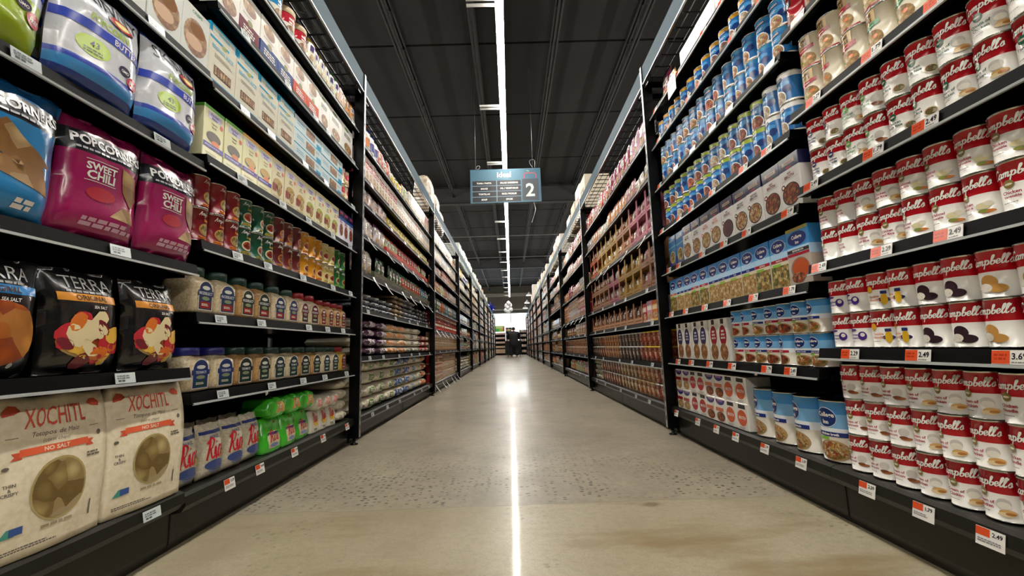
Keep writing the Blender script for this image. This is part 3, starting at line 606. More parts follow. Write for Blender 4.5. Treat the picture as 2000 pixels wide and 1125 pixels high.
def terra(A, w, h, blue=False):
    A.text('TERRA', 0, h*.86, h*.115, pr('#c9c9c9', .3), 2, w*.72, .0); A.bars(-w*.3, w*.35, h*.775, h*.02, pr('#a0a0a0'), 1, 2)
    A.rect(-w*.4, h*.68, w*.4, h*.755, pr('#2a7cc0' if blue else '#d8923a'), 2); A.text('ORIGINAL', 0, h*.717, h*.05, pr('#4a2c14'), 3, w*.45, .02); A.text('SEA SALT', w*.1, h*.635, h*.03, WHITE, 3, w*.3)
    if blue: A.ell(0, h*.36, w*.44, h*.27, ORCHIP, 2, 24)
    else:
        A.ell(0, h*.3, w*.4, h*.17, VEGCHIP, 2, 24); A.pile(0, h*.34, w*.42, h*.26, [pr('#e8b84a'), pr('#c2303c'), pr('#e9d9ac'), pr('#7a2630'), pr('#d9742e')], 30, .24, 3)
    A.ell(w*.2, h*.1, w*.03, h*.022, pr('#c9c9c9'), 2, 10)
BLKF = film('#111012')
bag('terra', 'chip_bag', 'black bag of vegetable chips', .172, .222, .07, [(1, BLKF)], terra, seed=7)
bag('terra_b', 'chip_bag', 'black bag of orange chips', .172, .222, .07, [(1, BLKF)], lambda A, w, h: terra(A, w, h, True), seed=8)
def corner(col, word):
    def f(A, w, h):
        A.text('POPCORNERS', 0, h*.79, h*.085, pr('#e8e8ea'), 2, w*.86, .03); A.bars(-w*.4, w*.38, h*.715, h*.018, pr('#c0c0c8'), 1, 2)
        if word:
            A.text('SWEET', -w*.12, h*.585, h*.065, WHITE, 2, w*.34, .03); A.text('CHILI', -w*.12, h*.51, h*.075, WHITE, 2, w*.34, .03); A.ell(-w*.1, h*.36, w*.17, h*.06, mat('chili_print', '#b02c3c', .3), 2, 12)
            A.rect(-w*.3, h*.635, w*.06, h*.64, WHITE, 2); A.rect(-w*.3, h*.455, w*.06, h*.46, WHITE, 2)
            A.polys([[(w*.12, h*.66), (w*.36, h*.62), (w*.4, h*.42), (w*.3, h*.32), (w*.16, h*.45)], [(w*.02, h*.2), (w*.36, h*.18), (w*.3, h*.3), (w*.18, h*.31)]], CHIPS, 2)
            A.bars(-w*.26, w*.4, h*.14, h*.03, pr('#d8a8c0'), 2, 2, 1.3)
        else:
            A.polys([[(-w*.1, h*.66), (w*.38, h*.42), (w*.05, h*.36), (-w*.35, h*.5)], [(-w*.42, h*.33), (w*.4, h*.2), (w*.3, h*.4), (-w*.1, h*.4)]], CHIPS, 2); A.bars(w*.1, w*.3, h*.12, h*.03, WHITE, 2, 2, 1.3)
    return f
CH = mat('film_black_band', '#23242c', .25, coat=.6)
bag('chili', 'chip_bag', 'magenta bag of chili corn chips', .19, .262, .075, [(.695, film('#9c1458')), (.86, CH), (1, film('#8a1250'))], corner('', 1), seed=12)
bag('cblue', 'chip_bag', 'blue bag of corn chips', .19, .262, .075, [(.68, film('#1f82c4')), (.86, CH), (1, film('#1a5f9c'))], corner('', 0), seed=13)
def pop(A, w, h, yel=False):
    A.text('SKINNY', 0, h*.845, h*.13, INK, 2, w*.8, -.008); A.text('POP', 0, h*.8, h*.04, INK, 2); A.ell(w*.12, h*.74, w*.17, h*.055, INK, 3, 18); A.ell(w*.12, h*.74, w*.15, h*.047, pr('#b8242c'), 4, 18); A.ell(w*.12, h*.74, w*.1, h*.03, pr('#e8d890'), 5, 12)
    A.text('POPCORN', -w*.02, h*.635, h*.06, pr('#a3bf4a'), 2, w*.78, .03); A.rect(-w*.5, h*.5, w*.5, h*.585, pr('#2c44b4'), 2); A.text('BUTTER', w*.2, h*.54, h*.055, WHITE, 3, w*.4, .01)
    A.ell(-w*.17, h*.37, w*.17, h*.09, pr('#a8c41c'), 2, 20); A.text('43', -w*.17, h*.39, h*.055, INK, 3, None, .01); A.bars(-w*.27, -w*.08, h*.335, h*.014, pr('#5a6a10'), 2, 3)
    A.ell(w*.2, h*.34, w*.08, h*.045, pr('#2c2444'), 3, 14); A.text('GMO', w*.2, h*.335, h*.028, WHITE, 4, w*.12); A.ell(w*.33, h*.27, w*.095, h*.055, pr('#b41c3c'), 4, 14); A.text('FREE', w*.33, h*.265, h*.034, WHITE, 5, w*.15)
SILV = film('#c9ccd4')
bag('pop', 'popcorn_bag', 'white and blue bag of popcorn', .205, .251, .08, [(.1, film('#1f3c8c')), (.19, film('#3f8ccc')), (.235, film('#2c44b4')), (.95, SILV), (1, film('#23409c'))], pop, seed=21)
bag('poplime', 'popcorn_bag', 'white and lime bag of popcorn', .205, .251, .08, [(.42, film('#9cb41c')), (1, SILV)], pop, seed=22)
def riceb(A, w, h): A.rect(-w*.46, h*.8, w*.46, h*.86, pr('#2c3a80'), 1); A.text('ARROZ', 0, h*.74, h*.055, pr('#6a7098'), 1, w*.6); A.script('Rice', .0, h*.55, w*.78, pr('#c81c2c'), 3, .27, .12, 1.45); A.ell(0, h*.24, w*.38, h*.09, pr('#3a4c84'), 2, 18); A.ell(0, h*.18, w*.26, h*.09, pr('#8c98bc'), 2.5, 16, PI, 2*PI); A.rect(w*.25, h*.33, w*.46, h*.45, pr('#e0b83c'), 4)
RBAG = mat('film_clear_rice', '#d8d2c0', .22, coat=.6, noise=(160, '#c4bca4'), bump=(30, .5))
bag('riceb', 'rice_bag', 'clear rice bag with blue bowl', .1, .165, .055, [(1, RBAG)], riceb, seed=31, wr=1.2)
def greenb(A, w, h): A.rect(-w*.3, h*.12, w*.3, h*.6, pr('#cfc6a4'), 2); A.rect(-w*.3, h*.5, w*.3, h*.58, pr('#2a3a6a'), 2.5); A.script('Rice', 0, h*.48, w*.5, pr('#b82c2c'), 3, .27, .1, 1.3); A.ell(0, h*.2, w*.2, h*.06, pr('#7a8cb0'), 3, 12); A.ell(w*.2, h*.85, w*.08, h*.04, pr('#b88a3c'), 2, 10)
bag('greenb', 'rice_bag', 'bright green rice bag', .122, .125, .08, [(1, film('#3fbf2a'))], greenb, seed=33, wr=1.2, gus=True)
GRF = film('#46c42e')
def yelb(A, w, h): A.script('Rice', 0, h*.68, w*.6, pr('#cc3a34'), 3, .34, .1, 1.4); A.ell(0, h*.42, w*.24, h*.13, pr('#e4b83c'), 2, 14); A.bars(-w*.2, w*.2, h*.18, h*.03, pr('#5a5a50'), 2, 2)
bag('yelb', 'rice_bag', 'small white rice bag with yellow bowl', .088, .1, .06, [(1, mat('film_white_rice', '#d9d3c2', .28, coat=.5, bump=(30, .5)))], yelb, seed=35, wr=1.6, gus=True)
def pouch(key, desc, col, topc, w=.07, h=.15, fc=None, seed=0, wr=1, fillc=None, nm='food_pouch'):
    def art(A, w, h):
        A.rect(-w*.34, h*.5, w*.34, h*.72, pr(fc or '#e8e4d8'), 2); A.bars(-w*.26, w*.26, h*.65, h*.04, pr('#5a4a6a'), 2, 3)
        A.ell(0, h*.28, w*.32, h*.13, fillc or GRAIN, 2, 14)
    return bag(key, nm, desc, w, h, .04, [(.8, film(col)), (1, film(topc))], art, seed=seed+50, nx=8, nz=12, wr=wr, cat='pouch', turn=.15)
pouch('u_yel', 'white squeeze pouch with yellow top', '#e6e2cc', '#c89a1c', .06, .155, '#5a4a8c', 1); pouch('u_grn', 'white squeeze pouch with green top', '#e2e6d2', '#2f8a34', .06, .155, '#5a4a8c', 2)
pouch('u_pnk', 'pink and white squeeze pouch', '#e0c2b8', '#7a3a34', .06, .15, None, 3); pouch('u_orn', 'orange snack pouch', '#d08a4c', '#8a5a24', .06, .15, None, 4)
def sack(key, desc, w, d, h, m, patch=None, seed=0, name='grain_sack', m2=None):
    R = random.Random(seed+90); nu, nv = 20, 10; mb = MB(); ph = [R.uniform(0, 6) for _ in range(4)]
    def P(x, z, o=0):   # front end of the pillow
        u = x/(w/2); q = max(0., 1-abs(u)**3)**.5; hh = h*(.3+.7*q)
        zc = h/2; v = (z-zc)/(h/2); a = max(-1, min(1, v))
        bul = (1-a*a)**.5
        y = d*.16*(1-bul*.95)*(1)+.02*abs(u)**3-o+.004*math.sin(9*u+ph[0]+a*3)+.003*math.sin(17*u+ph[1])
        return (x*(1-.03*abs(a)), y, zc+a*hh/2+.002*math.sin(8*u+ph[2]))
    rows = []
    for j in range(nv+1): rows.append([P(-w/2+w*i/nu, h*j/nv) for i in range(nu+1)])
    n1 = nu+1; vs = [p for r in rows for p in r]; fs = []
    for j in range(nv):
        for i in range(nu): a = j*n1+i; fs.append((a, a+1, a+n1+1, a+n1))
    nb = len(vs); vs += [(x, d-y*.5, z) for (x, y, z) in [p for r in rows for p in r]]
    for j in range(nv):
        for i in range(nu): a = nb+j*n1+i; fs.append((a+1, a, a+n1, a+n1+1))
    for i in range(nu): fs.append((i+1, i, nb+i, nb+i+1)); a = nv*n1+i; fs.append((a, a+1, nb+a+1, nb+a))
    for j in range(nv): a = j*n1; fs.append((nb+a, a, a+n1, nb+a+n1)); a += nu; fs.append((a, nb+a, nb+a+n1, a+n1))
    mb.add(vs, fs, m, True)
    A = Art(mb, P, w/nu, h/nv, .0006)
    if patch: A.rect(-w*.22, h*.25, w*.2, h*.78, pr(patch), 1); A.bars(-w*.15, w*.12, h*.6, h*.08, pr('#e0dccc') if patch != '#dcd8c8' else pr('#8a8478'), 2, 2)
    if m2: A.rect(-w*.42, h*.15, -w*.24, h*.85, m2, 1)
    return reg(key, name, 'bag', desc, w, h+.003, d, mb.build(name), turn=.014)
WSK = mat('film_white_sack', '#d6cfba', .3, coat=.4, bump=(25, .6)); GSK = mat('film_grey_grain', '#8c8e96', .2, coat=.7, noise=(90, '#5e626c'), bump=(30, .6)); BSK = mat('film_brown_grain', '#97805f', .2, coat=.6, noise=(90, '#6c5840'), bump=(30, .6))
GSACK = None; DSK = mat('film_dark_grain', '#55545e', .2, coat=.7, noise=(90, '#34333c'), bump=(30, .6))
sack('z_w', 'white rice sack with green patch', .24, .34, .078, WSK, '#6a8c4a', 1); sack('z_ws', 'white rice sack without patch', .24, .34, .078, WSK, '#dcd8c8', 2)
sack('z_bl', 'rice sack with blue patch', .24, .34, .078, WSK, '#3c68a8', 3, m2=film('#3c5c9c')); sack('z_lb', 'rice sack with pale blue patch', .24, .34, .078, WSK, '#5c9cc8', 4); sack('z_og', 'rice sack with orange end', .24, .34, .078, WSK, '#c87434', 5, m2=film('#c86c34'))
sack('z_pu', 'purple rice sack', .26, .3, .056, film('#4a2444'), '#b8a8b8', 6); sack('z_wp', 'white and blue rice sack', .2, .3, .056, WSK, '#5c6ca0', 7); sack('z_or', 'white sack with orange patch', .3, .3, .056, WSK, '#d8843a', 8, m2=film('#d88a3c')); sack('z_gr', 'white sack with grey patch', .3, .3, .056, WSK, '#6c6c70', 9)
sack('z_rd', 'red and white bean sack', .22, .3, .056, film('#a83c34'), '#d8c8b8', 10)
sack('z_g1', 'grey bag of beans', .17, .26, .034, GSK, '#7c8ca8', 11); sack('z_g2', 'brown bag of beans', .15, .26, .034, BSK, '#b8a488', 12); sack('z_g3', 'dark bag of beans', .15, .26, .034, DSK, '#6c6c78', 13)
def gen(key, kind, desc, col, col2, w=.08, h=.15, fill=None, seed=0, nm='food_box'):
    if kind == 'box':
        def art(A, w, h):
            A.rect(-w*.42, h*.55, w*.42, h*.8, pr(col2), 1); A.bars(-w*.34, w*.34, h*.7, h*.05, WHITE, 2, 2)
            A.ell(0, h*.28, w*.36, h*.18, fill or GRAIN, 2, 14)
        return carton(key, nm, 'box', desc, w, .06, h, [(h*.12, pr(col2)), (h, pr(col))], art)
    if kind == 'pouch': return pouch(key, desc, col, col2, w, h, None, seed, 1.3, fill)
    if kind == 'can':
        def art(A, r, h): A.rect(-r*.8, h*.5, r*.8, h*.75, pr(col2), 1); A.bars(-r*.6, r*.6, h*.65, h*.06, WHITE, 2, 2); A.ell(0, h*.27, r*.6, h*.17, fill or TOMATO, 2, 12)
        return can(key, desc, w/2, h, [(h, pr(col))], art, .4, 'food_can', 20)
    if kind == 'bottle':
        r = w/2; mb = MB(); mb.lathe([(r*.9, 0), (r, .005), (r, h*.62), (r*.8, h*.72), (r*.4, h*.82), (r*.36, h*.9)], pr(col), 20, 0, r, cap0=pr(col)); A = Art(mb, canf(r), 2*PI*r/20); A.rect(-r*.9, h*.2, r*.9, h*.5, pr(col2), 2)
        cb = MB(); cb.lathe([(r*.42, h*.9), (r*.42, h)], pr(col2), 16, 0, r, cap0=pr(col2), cap1=pr(col2)); return reg(key, 'sauce_bottle', 'bottle', desc, w, h, w, mb.build('sauce_bottle'), [('cap', cb.build('cap'))])
# ---------------------------------------------------------------- scene objects
def link(name, me, parent=None, label=None, cat=None, group=None, kind=None, loc=None):
    o = bpy.data.objects.new(name, me); C.objects.link(o)
    if parent: o.parent = parent
    if loc is not None: o.location = loc
    for k, v in (('label', label), ('category', cat), ('group', group), ('kind', kind)):
        if v: o[k] = v
    return o
ORD = ['first', 'second', 'third', 'fourth', 'fifth', 'sixth', 'seventh', 'eighth', 'ninth', 'tenth', 'eleventh', 'twelfth', 'thirteenth', 'fourteenth', 'fifteenth', 'sixteenth', 'seventeenth', 'eighteenth', 'nineteenth']
TENS = ['twenty', 'thirty', 'forty', 'fifty']; TENTH = ['twentieth', 'thirtieth', 'fortieth', 'fiftieth']
def ordn(i):
    if i <= 19: return ORD[i-1]
    t, u = divmod(i, 10)
    return TENTH[t-2] if u == 0 else TENS[t-2]+'-'+ORD[u-1]
SHN = ['lowest shelf', 'second-lowest shelf', 'third-lowest shelf', 'fourth-lowest shelf', 'fifth-lowest shelf', 'sixth-lowest shelf', 'seventh-lowest shelf', 'eighth-lowest shelf']
STK = {1: [''], 2: ['lower ', 'upper '], 3: ['lower ', 'middle ', 'upper ']}
XF = .912     # distance of the goods' front faces from the aisle centre
def put(key, s, y, z, label, group, x=XF, flip=False, turn=None):
    p = PR[key]; o = link(p.name, p.root, None, label, p.cat, group)
    a = -PI/2 if s > 0 else PI/2
    t = rnd.uniform(-p.turn, p.turn) if turn is None else turn
    piv = p.d/2
    o.location = (s*(x+piv)-(-math.sin(a+t))*piv, y-math.cos(a+t)*piv, z); o.rotation_euler = (0, 0, a+t)
    for nm, me in p.parts: link(nm, me, o)
    return o
def row(unit, s, sh, z, y0, items, n=1, x=XF, gap=.0015, back=0, group=None, zoff=0):
    """items: (key, count[, stack]) from the near end; y grows away from the camera"""
    y = y0; i = 0; un, nsh = unit
    shelf = 'top shelf' if sh == nsh-1 else SHN[sh]
    for it in items:
        key, cnt = it[0], it[1]; st = it[2] if len(it) > 2 else n
        if key == 'gap': y += cnt; continue
        p = PR[key]
        for c in range(cnt):
            i += 1; zz = z+zoff
            names = STK.get(st) or ['%s-layer ' % ordn(q+1) for q in range(st)]
            for q in range(st):
                lab = '%s%s, %s from near end, %s, %s unit' % (names[q], p.desc, ordn(i), shelf, un)
                g = group or '%ss on the %s of the %s unit' % (p.name.replace('_', ' '), shelf, un)
                put(key, s, y+p.w/2+rnd.uniform(-.0006, .0006), zz, lab, g, x+rnd.uniform(0, .004)+(rnd.uniform(0, .012) if p.cat in ('bag', 'pouch') else 0))
                zz += p.h
                if back and q == st-1 or (back and st == 1):
                    pass
            if back:
                for b in range(back):
                    put(key, s, y+p.w/2, z+zoff+p.h*(st-1), '%s, behind the %s of %s, %s unit' % (p.desc, ordn(i), shelf, un), (group or p.name.replace('_', ' ')+'s of the %s unit' % un)+', back row', x+(p.d+(.022 if p.cat == 'bag' else .004))*(b+1), turn=0)
            y += p.w+gap+(.0035 if p.cat in ('bag', 'pouch') and p.w > .06 and gap < .002 else 0)
    return y
# ---------------------------------------------------------------- shelving
POSTX = (.862, .922)
def tag_me(kind, txt):
    mb = MB(); A = Art(mb, lambda x, z, o: (x, -o, z))
    if kind == 'orange':
        mb.box(-.03, 0, -.013, .03, .0012, .013, pr('#e9e7e2')); A.rect(-.0298, -.012, .0, .012, pr('#e2552a'), 1); A.bars(-.026, -.004, .004, .004, pr('#b83a1c'), 2, 2); A.text(txt, .015, .002, .012, INK, 2, .024, .02); A.bars(.003, .027, -.009, .002, pr('#88888c'), 1, 2)
    elif kind == 'drop':
        mb.box(-.025, 0, -.022, .025, .0012, .011, pr('#e9e7e2')); A.rect(-.0248, -.004, .0, .0105, pr('#d9532c'), 1); A.text(txt, .013, .003, .008, INK, 2, .018, .02); A.bars(-.021, .021, -.010, .0022, pr('#88888c'), 2, 2)
    elif kind == 'pale':
        mb.box(-.026, 0, -.012, .026, .0012, .012, pr('#d3dcde')); A.bars(-.022, .02, .005, .003, pr('#7c8488'), 2, 2); A.bars(-.02, .0, -.006, .004, pr('#5c6468'), 1, 2)
    else:
        n = 6; P = [(.0+.055*(i/n)**1.3, -.085*(i/n)) for i in range(n+1)]   # curled strip standing out from the rail
        for i in range(n):
            (a, b), (c, d) = P[i], P[i+1]
            mb.add([(-.018, -a, b), (.018, -a, b), (.018, -c, d), (-.018, -c, d), (-.018, -a+.001, b), (.018, -a+.001, b), (.018, -c+.001, d), (-.018, -c+.001, d)], [(0, 1, 2, 3), (7, 6, 5, 4), (0, 3, 7, 4), (1, 5, 6, 2)], pr('#e6e6e2'))
        if False: pass
    return mb.build('price_tag')
TAGS = {k: [tag_me(k, t) for t in (('2.49', '1.79', '2.29', '3.69') if k in ('orange', 'drop') else ('2.49',))] for k in ('orange', 'drop', 'pale', 'flag')}
def unit(s, un, y0, y1, zs, tags, post=True, detail=True, near=False):
    side = 'right' if s > 0 else 'left'
    root = link('shelving_unit', None, None, 'black steel shelving unit with tinned and bagged groceries, %s unit' % un if False else 'black steel shelf unit, %s unit on the %s of the aisle' % (un.split()[0], side), 'shelves', None, None, (s*.9, y0, 0))
    root.empty_display_size = .1
    def part(nm, mb, par=root, lab=None):
        me = mb.build(nm); recalc(me)
        o = bpy.data.objects.new(nm, me); C.objects.link(o); o.parent = par
        if par is root: me.transform(Matrix.Translation((-s*.9, -y0, 0)))
        else: me.transform(Matrix.Translation((-s*.9, -y0, 0)))
        if lab: o['label'] = lab
        return o
    b = MB(); b.box(s*1.39, y0, 0, s*1.4, y1, 2.1, DARK); part('back_panel', b)
    b = MB(); z = zs[0]-.002
    prof = [(.905, z), (.892, z-.006), (.888, z-.03), (.9, z-.046), (.925, z-.05), (.925, .03), (.935, .0), (1.38, 0), (1.38, z)]
    b.prism(prof, y0, y1, BLACK2, s)
    m = (y0+y1)/2 if y1-y0 > 1.5 else y1-.002
    part('kick_plate', b)
    b = MB(); b.box(s*.9235, m-.0015, .02, s*.926, m+.0015, z-.05, DARK); part('panel_joint', b)
    for i, zz in enumerate(zs):
        z = zz-.002
        if i:
            b = MB(); b.prism([(.902, z), (1.385, z), (1.385, z-.03), (1.36, z-.03), (1.36, z-.012), (.93, z-.012), (.92, z-.03), (.9, z-.03)], y0+.004, y1-.004, BLACK, s)
            for e in (y0+.004, y1-.007): b.box(s*.93, e, z-.035, s*1.385, e+.003, z-.002, BLACK)
            sh = part('shelf', b)
            b = MB(); b.prism([(.9015, z+.001), (.8985, z+.001), (.893, z-.026), (.889, z-.028), (.889, z-.031), (.9015, z-.031)], y0+.004, y1-.004, RAIL, s); part('price_rail', b, sh)
            b = MB(); b.prism([(.8925, z-.0265), (.887, z-.0275), (.887, z-.0325), (.8925, z-.0325)], y0+.006, y1-.006, LIP, s); part('rail_edge', b, sh, 'pale rail lip with its highlight put into the colour')
        else: sh = None
        kind = tags[0] if i else tags[1]; n = tags[2]
        if detail and kind:
            L = y1-y0; cnt = max(1, int(L/n+rnd.uniform(-.3, .5)))
            for c in range(cnt):
                yy = y0+L*(c+.5+rnd.uniform(-.25, .25))/cnt
                if yy < .45: continue
                kk = kind
                if kind == 'mix': kk = 'flag' if i in (tags[3] if len(tags) > 3 else ()) else 'pale'
                o = bpy.data.objects.new('price_tag', rnd.choice(TAGS[kk])); C.objects.link(o); o.parent = sh or root
                o.location = (-s*(.0085 if kk != 'drop' else .012), yy-y0, z-.0135 if kk != 'flag' else z-.004)
                if kk == 'drop' or not i: o.location = (-s*.0135, yy-y0, z-.02)
                o.rotation_euler = (-.2 if kk not in ('flag',) else 0, 0, -PI/2 if s > 0 else PI/2)
    # header with wire deck
    b = MB(); b.box(s*.868, y0+.001, 2.108, s*.872, y1-.001, 2.222, HEAD); hd = part('header_panel', b, root, 'blue-grey metal header')
    b = MB(); b.box(s*.864, y0+.001, 2.102, s*.874, y1-.001, 2.109, STEEL_GLINT); part('header_edge', b, hd)
    b = MB()
    for xx in (.905, .96, 1.03, 1.09, 1.16, 1.27, 1.38): b.box(s*(xx-.002), y0+.05, 2.088, s*(xx+.002), y1-.05, 2.092, STEEL_GLINT if xx in (.905, 1.03) else BLACK)  # the two pale wires carry the deck's glints in their colour
    n = max(2, int((y1-y0-.2)/.1))
    for k in range(n+1):
        yy = y0+.1+(y1-y0-.2)*k/n; b.box(s*.875, yy-.003, 2.082, s*1.39, yy+.003, 2.088, BLACK)
    for yy in (y0+.01, y1-.07): b.box(s*.875, yy, 2.075, s*1.39, yy+.06, 2.1, BLACK)
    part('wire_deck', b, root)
    if post:
        b = MB(); yc = y1+.014
        b.box(s*POSTX[0], yc-.0125, .035, s*POSTX[1], yc+.0125, 2.222, BLACK)
        for k in range(42 if detail else 0): b.box(s*(POSTX[0]-.0014), yc-.0035, .08+k*.05, s*(POSTX[0]-.0006), yc+.0035, .105+k*.05, DARK)
        po = part('post', b)
        b = MB(); b.box(s*(POSTX[0]-.001), yc-.0122, .04, s*POSTX[0], yc+.0122, 2.225, STEEL_GLINT); part('post_face', b, po, 'slotted post face with its highlight painted pale')  # black post: its reflected light is put into this pale face
        b = MB(); b.lathe([(.022, 0), (.022, .006), (.008, .01), (.008, .036)], BLACK, 16, s*.892, yc, cap0=BLACK, cap1=BLACK); part('leveling_foot', b, po)
    return root
UNR = ['nearest right', 'second right', 'third right', 'fourth right', 'fifth right', 'sixth right', 'seventh right', 'eighth right', 'ninth right', 'tenth right', 'eleventh right']
UNL = [u.replace('right', 'left') for u in UNR]
PY = lambda k: 2.514+2.44*(k-1)
RA = [.157, .483, .729, .971, 1.209, 1.483]
RB = [.157, .424, .681, .926, 1.168, 1.435, 1.697, 1.893]
LA = [.158, .484, .774, 1.088, 1.378]
LB = [.146, .412, .64, .853, 1.118, 1.361, 1.631, 1.869]
R1 = [.155, .39, .65, .865, 1.21, 1.555, 1.8]
R2 = [.15, .39, .64, .87, 1.2, 1.53, 1.8]
L1 = [.14, .485, .775, 1.0, 1.24, 1.45, 1.615, 1.83]
L2 = [.125, .495, .75, .99, 1.23, 1.45, 1.62, 1.83]
def sub(s, name, y0, y1, zs, tags, **k): return unit(s, name, y0, y1, zs, tags, **k)
unit(1, UNR[0], 0, 1.278, RA, ('orange', 'drop', .17), post=False); unit(1, UNR[1], 1.28, 2.498, RB, ('orange', 'drop', .19))
unit(-1, UNL[0], 0, 1.233, LA, ('pale', 'pale', .32), post=False); unit(-1, UNL[1], 1.235, 2.498, LB, ('pale', 'drop', .24))
NB = 10
for k in range(1, NB):
    y0, y1 = PY(k)+.029, PY(k+1)-.016
    unit(1, UNR[k+1], y0, y1, R1 if k == 1 else R2, ('mix', 'pale', .45 if k < 3 else .7, (4, 5) if k == 1 else (3, 5)), detail=k < 6)
    unit(-1, UNL[k+1], y0, y1, L1 if k == 1 else L2, ('mix', 'flag' if k == 2 else 'pale', .4 if k < 3 else .7, (3, 4) if k == 1 else (2, 5)), detail=k < 6)

# ---------------------------------------------------------------- goods, right side
u = (UNR[0], 6)
row(u, 1, 0, RA[0], .515, [('c_noodle', 5), ('c_cream', 3), ('c_mush', 3)], 3, back=1)
row(u, 1, 1, RA[1], .587, [('c_yb', 2), ('c_yb', 2), ('c_dk', 2), ('c_dbl', 2), ('c_star', 2)], 2)
row(u, 1, 2, RA[2], .588, [('c_veg', 2), ('c_veg', 2), ('c_old', 2), ('c_rice', 2), ('c_home', 2)], 2)
row(u, 1, 3, RA[3], .59, [('c_tom', 1), ('c_tom', 1), ('c_dgc', 2), ('c_dgr', 2), ('c_lgm', 1), ('c_lgc', 1), ('c_navy', 2)], 2)
row(u, 1, 4, RA[4], .61, [('h_grn', 1), ('h_red', 2), ('h_grn', 2), ('h_red', 3)], 2)
row(u, 1, 5, RA[5], .53, [('chunky', 9)], 1)
u = (UNR[1], 8)
y = row(u, 1, 0, RB[0], 1.262, [('i_big', 4)], 1, back=1, x=.914)
row(u, 1, 0, RB[0], y+.004, [('q_or', 2), ('q_bl', 2), ('q_rd', 2), ('q_b2', 2)], 2, back=1)
row(u, 1, 1, RB[1], 1.29, [('i_nv', 2), ('i_rd', 2), ('i_nv', 1), ('i_rd', 2), ('o_rd', 2), ('o_nv', 2), ('o_nv', 3)], 2 if 0 else 1) if False else None
y = row(u, 1, 1, RB[1], 1.284, [('i_nv', 2), ('i_rd', 2), ('i_nv', 1), ('i_rd', 2)], 2)
row(u, 1, 1, RB[1], y+.01, [('o_rd', 2), ('gap', .012), ('o_nv', 2), ('gap', .012), ('o_nv', 2)], 1)
row(u, 1, 2, RB[2], 1.285, [('k_bone', 1), ('k_rd', 2), ('k_nv', 2), ('k_nv', 2), ('k_rd', 2), ('k_nv', 2), ('k_or', 1)], 1)
row(u, 1, 3, RB[3], 1.285, [('b_beef', 2), ('b_veg', 2), ('b_stock', 1), ('b_chk', 2), ('b_veg', 2), ('b_blue', 2)], 1)
row(u, 1, 4, RB[4], 1.29, [('p_wh', 2), ('p_gr', 3), ('p_gc', 2), ('p_gr', 2), ('p_gt', 2), ('p_gc', 1), ('p_gr', 2)], 2)
row(u, 1, 5, RB[5], 1.29, [('p_tl', 5), ('p_tt', 2), ('p_tl', 4), ('p_tt', 1), ('p_tl', 2)], 2)
row(u, 1, 6, RB[6], 1.29, [('p_yel2', 1), ('p_yel', 2), ('p_yel2', 4), ('p_yel', 7)], 1)
row(u, 1, 7, RB[7], 1.29, [('w_tray', 4)], 1)
row(u, 1, 6, RB[6], 2.45, [], 1)
# ---------------------------------------------------------------- goods, left side
u = (UNL[0], 5)
row(u, -1, 0, LA[0], .345, [('kraft', 4)], 1, x=.893)
row(u, -1, 1, LA[1], .495, [('terra_b', 2), ('terra', 2)], 1, gap=.008, x=.893)
row(u, -1, 2, LA[2], .452, [('cblue', 2), ('chili', 2)], 1, gap=.003, x=.878, back=1)
row(u, -1, 3, LA[3], .375, [('poplime', 2), ('pop', 2)], 1, gap=.003, x=.872, back=1)
row(u, -1, 4, LA[4], .55, [('bread_g', 3), ('bread', 3)], 1)
u = (UNL[1], 8)
y = row(u, -1, 0, LB[0], 1.237, [('riceb', 4)], 1, back=1)
sack('gtop', 'crumpled bright green rice bag', .12, .13, .075, GRF, '#c8a060', 41, name='rice_bag'); sack('ytop', 'crumpled white rice bag', .086, .12, .062, WSK, '#d8908a', 42, name='rice_bag')
yy = y+.008
y = row(u, -1, 0, LB[0], yy, [('greenb', 3)], 1, gap=.004)
for i in range(3): put('gtop', -1, yy+.126*i+.062, LB[0]+.1255, 'crumpled green rice bag lying on the %s upright green bag, second left unit' % ordn(i+1), 'green rice bags of the second left unit', XF-.012)
yy = y+.005
y = row(u, -1, 0, LB[0], yy, [('yelb', 3)], 1, gap=.004)
for i in range(3): put('ytop', -1, yy+.092*i+.045, LB[0]+.1005, 'crumpled white rice bag lying on the %s small upright bag, second left unit' % ordn(i+1), 'small white rice bags of the second left unit', XF-.008)
sack('z_sm', 'plain white sack', .15, .3, .0535, WSK, None, 20)
row(u, -1, 0, LB[0], y+.01, [('z_sm', 1)], 4)
y = row(u, -1, 1, LB[1], 1.238, [('j_b', 2), ('j_gb', 2), ('j_gw', 2), ('j_gb', 2), ('j_gw', 2), ('j_y', 1)], 1)
y = row(u, -1, 2, LB[2], 1.238, [('j_g1', 2), ('j_g2', 2), ('j_g1', 2), ('j_r', 2), ('j_rs', 4)], 1)
row(u, -1, 3, LB[3], 1.237, [('a_red', 3), ('a_grn', 3), ('a_mar', 3), ('a_yel', 3), ('a_cr', 2), ('a_dg', 2)], 2)
y = row(u, -1, 4, LB[4], 1.24, [('s_gr', 2), ('s_or', 2), ('s_be', 3), ('s_lg', 4), ('s_bl', 3)], 1)
y = row(u, -1, 5, LB[5], 1.237, [('x_tall', 4)], 1)
y = row(u, -1, 5, LB[5], y, [('x_flat', 2)], 3)
row(u, -1, 5, LB[5], y+.003, [('sm', 2)], 2)
row(u, -1, 6, LB[6], 1.245, [('m_wht', 1), ('m_mar', 1), ('m_blu', 2), ('m_red', 2), ('m_wht', 1), ('m_wd', 2)], 1)
y = row(u, -1, 7, LB[7], 1.25, [('t_gr', 3), ('t_bl', 1), ('t_rd', 2)], 1)
row(u, -1, 7, LB[7], y, [('u_yel', 4), ('u_grn', 2), ('u_pnk', 2), ('u_orn', 2)], 1)

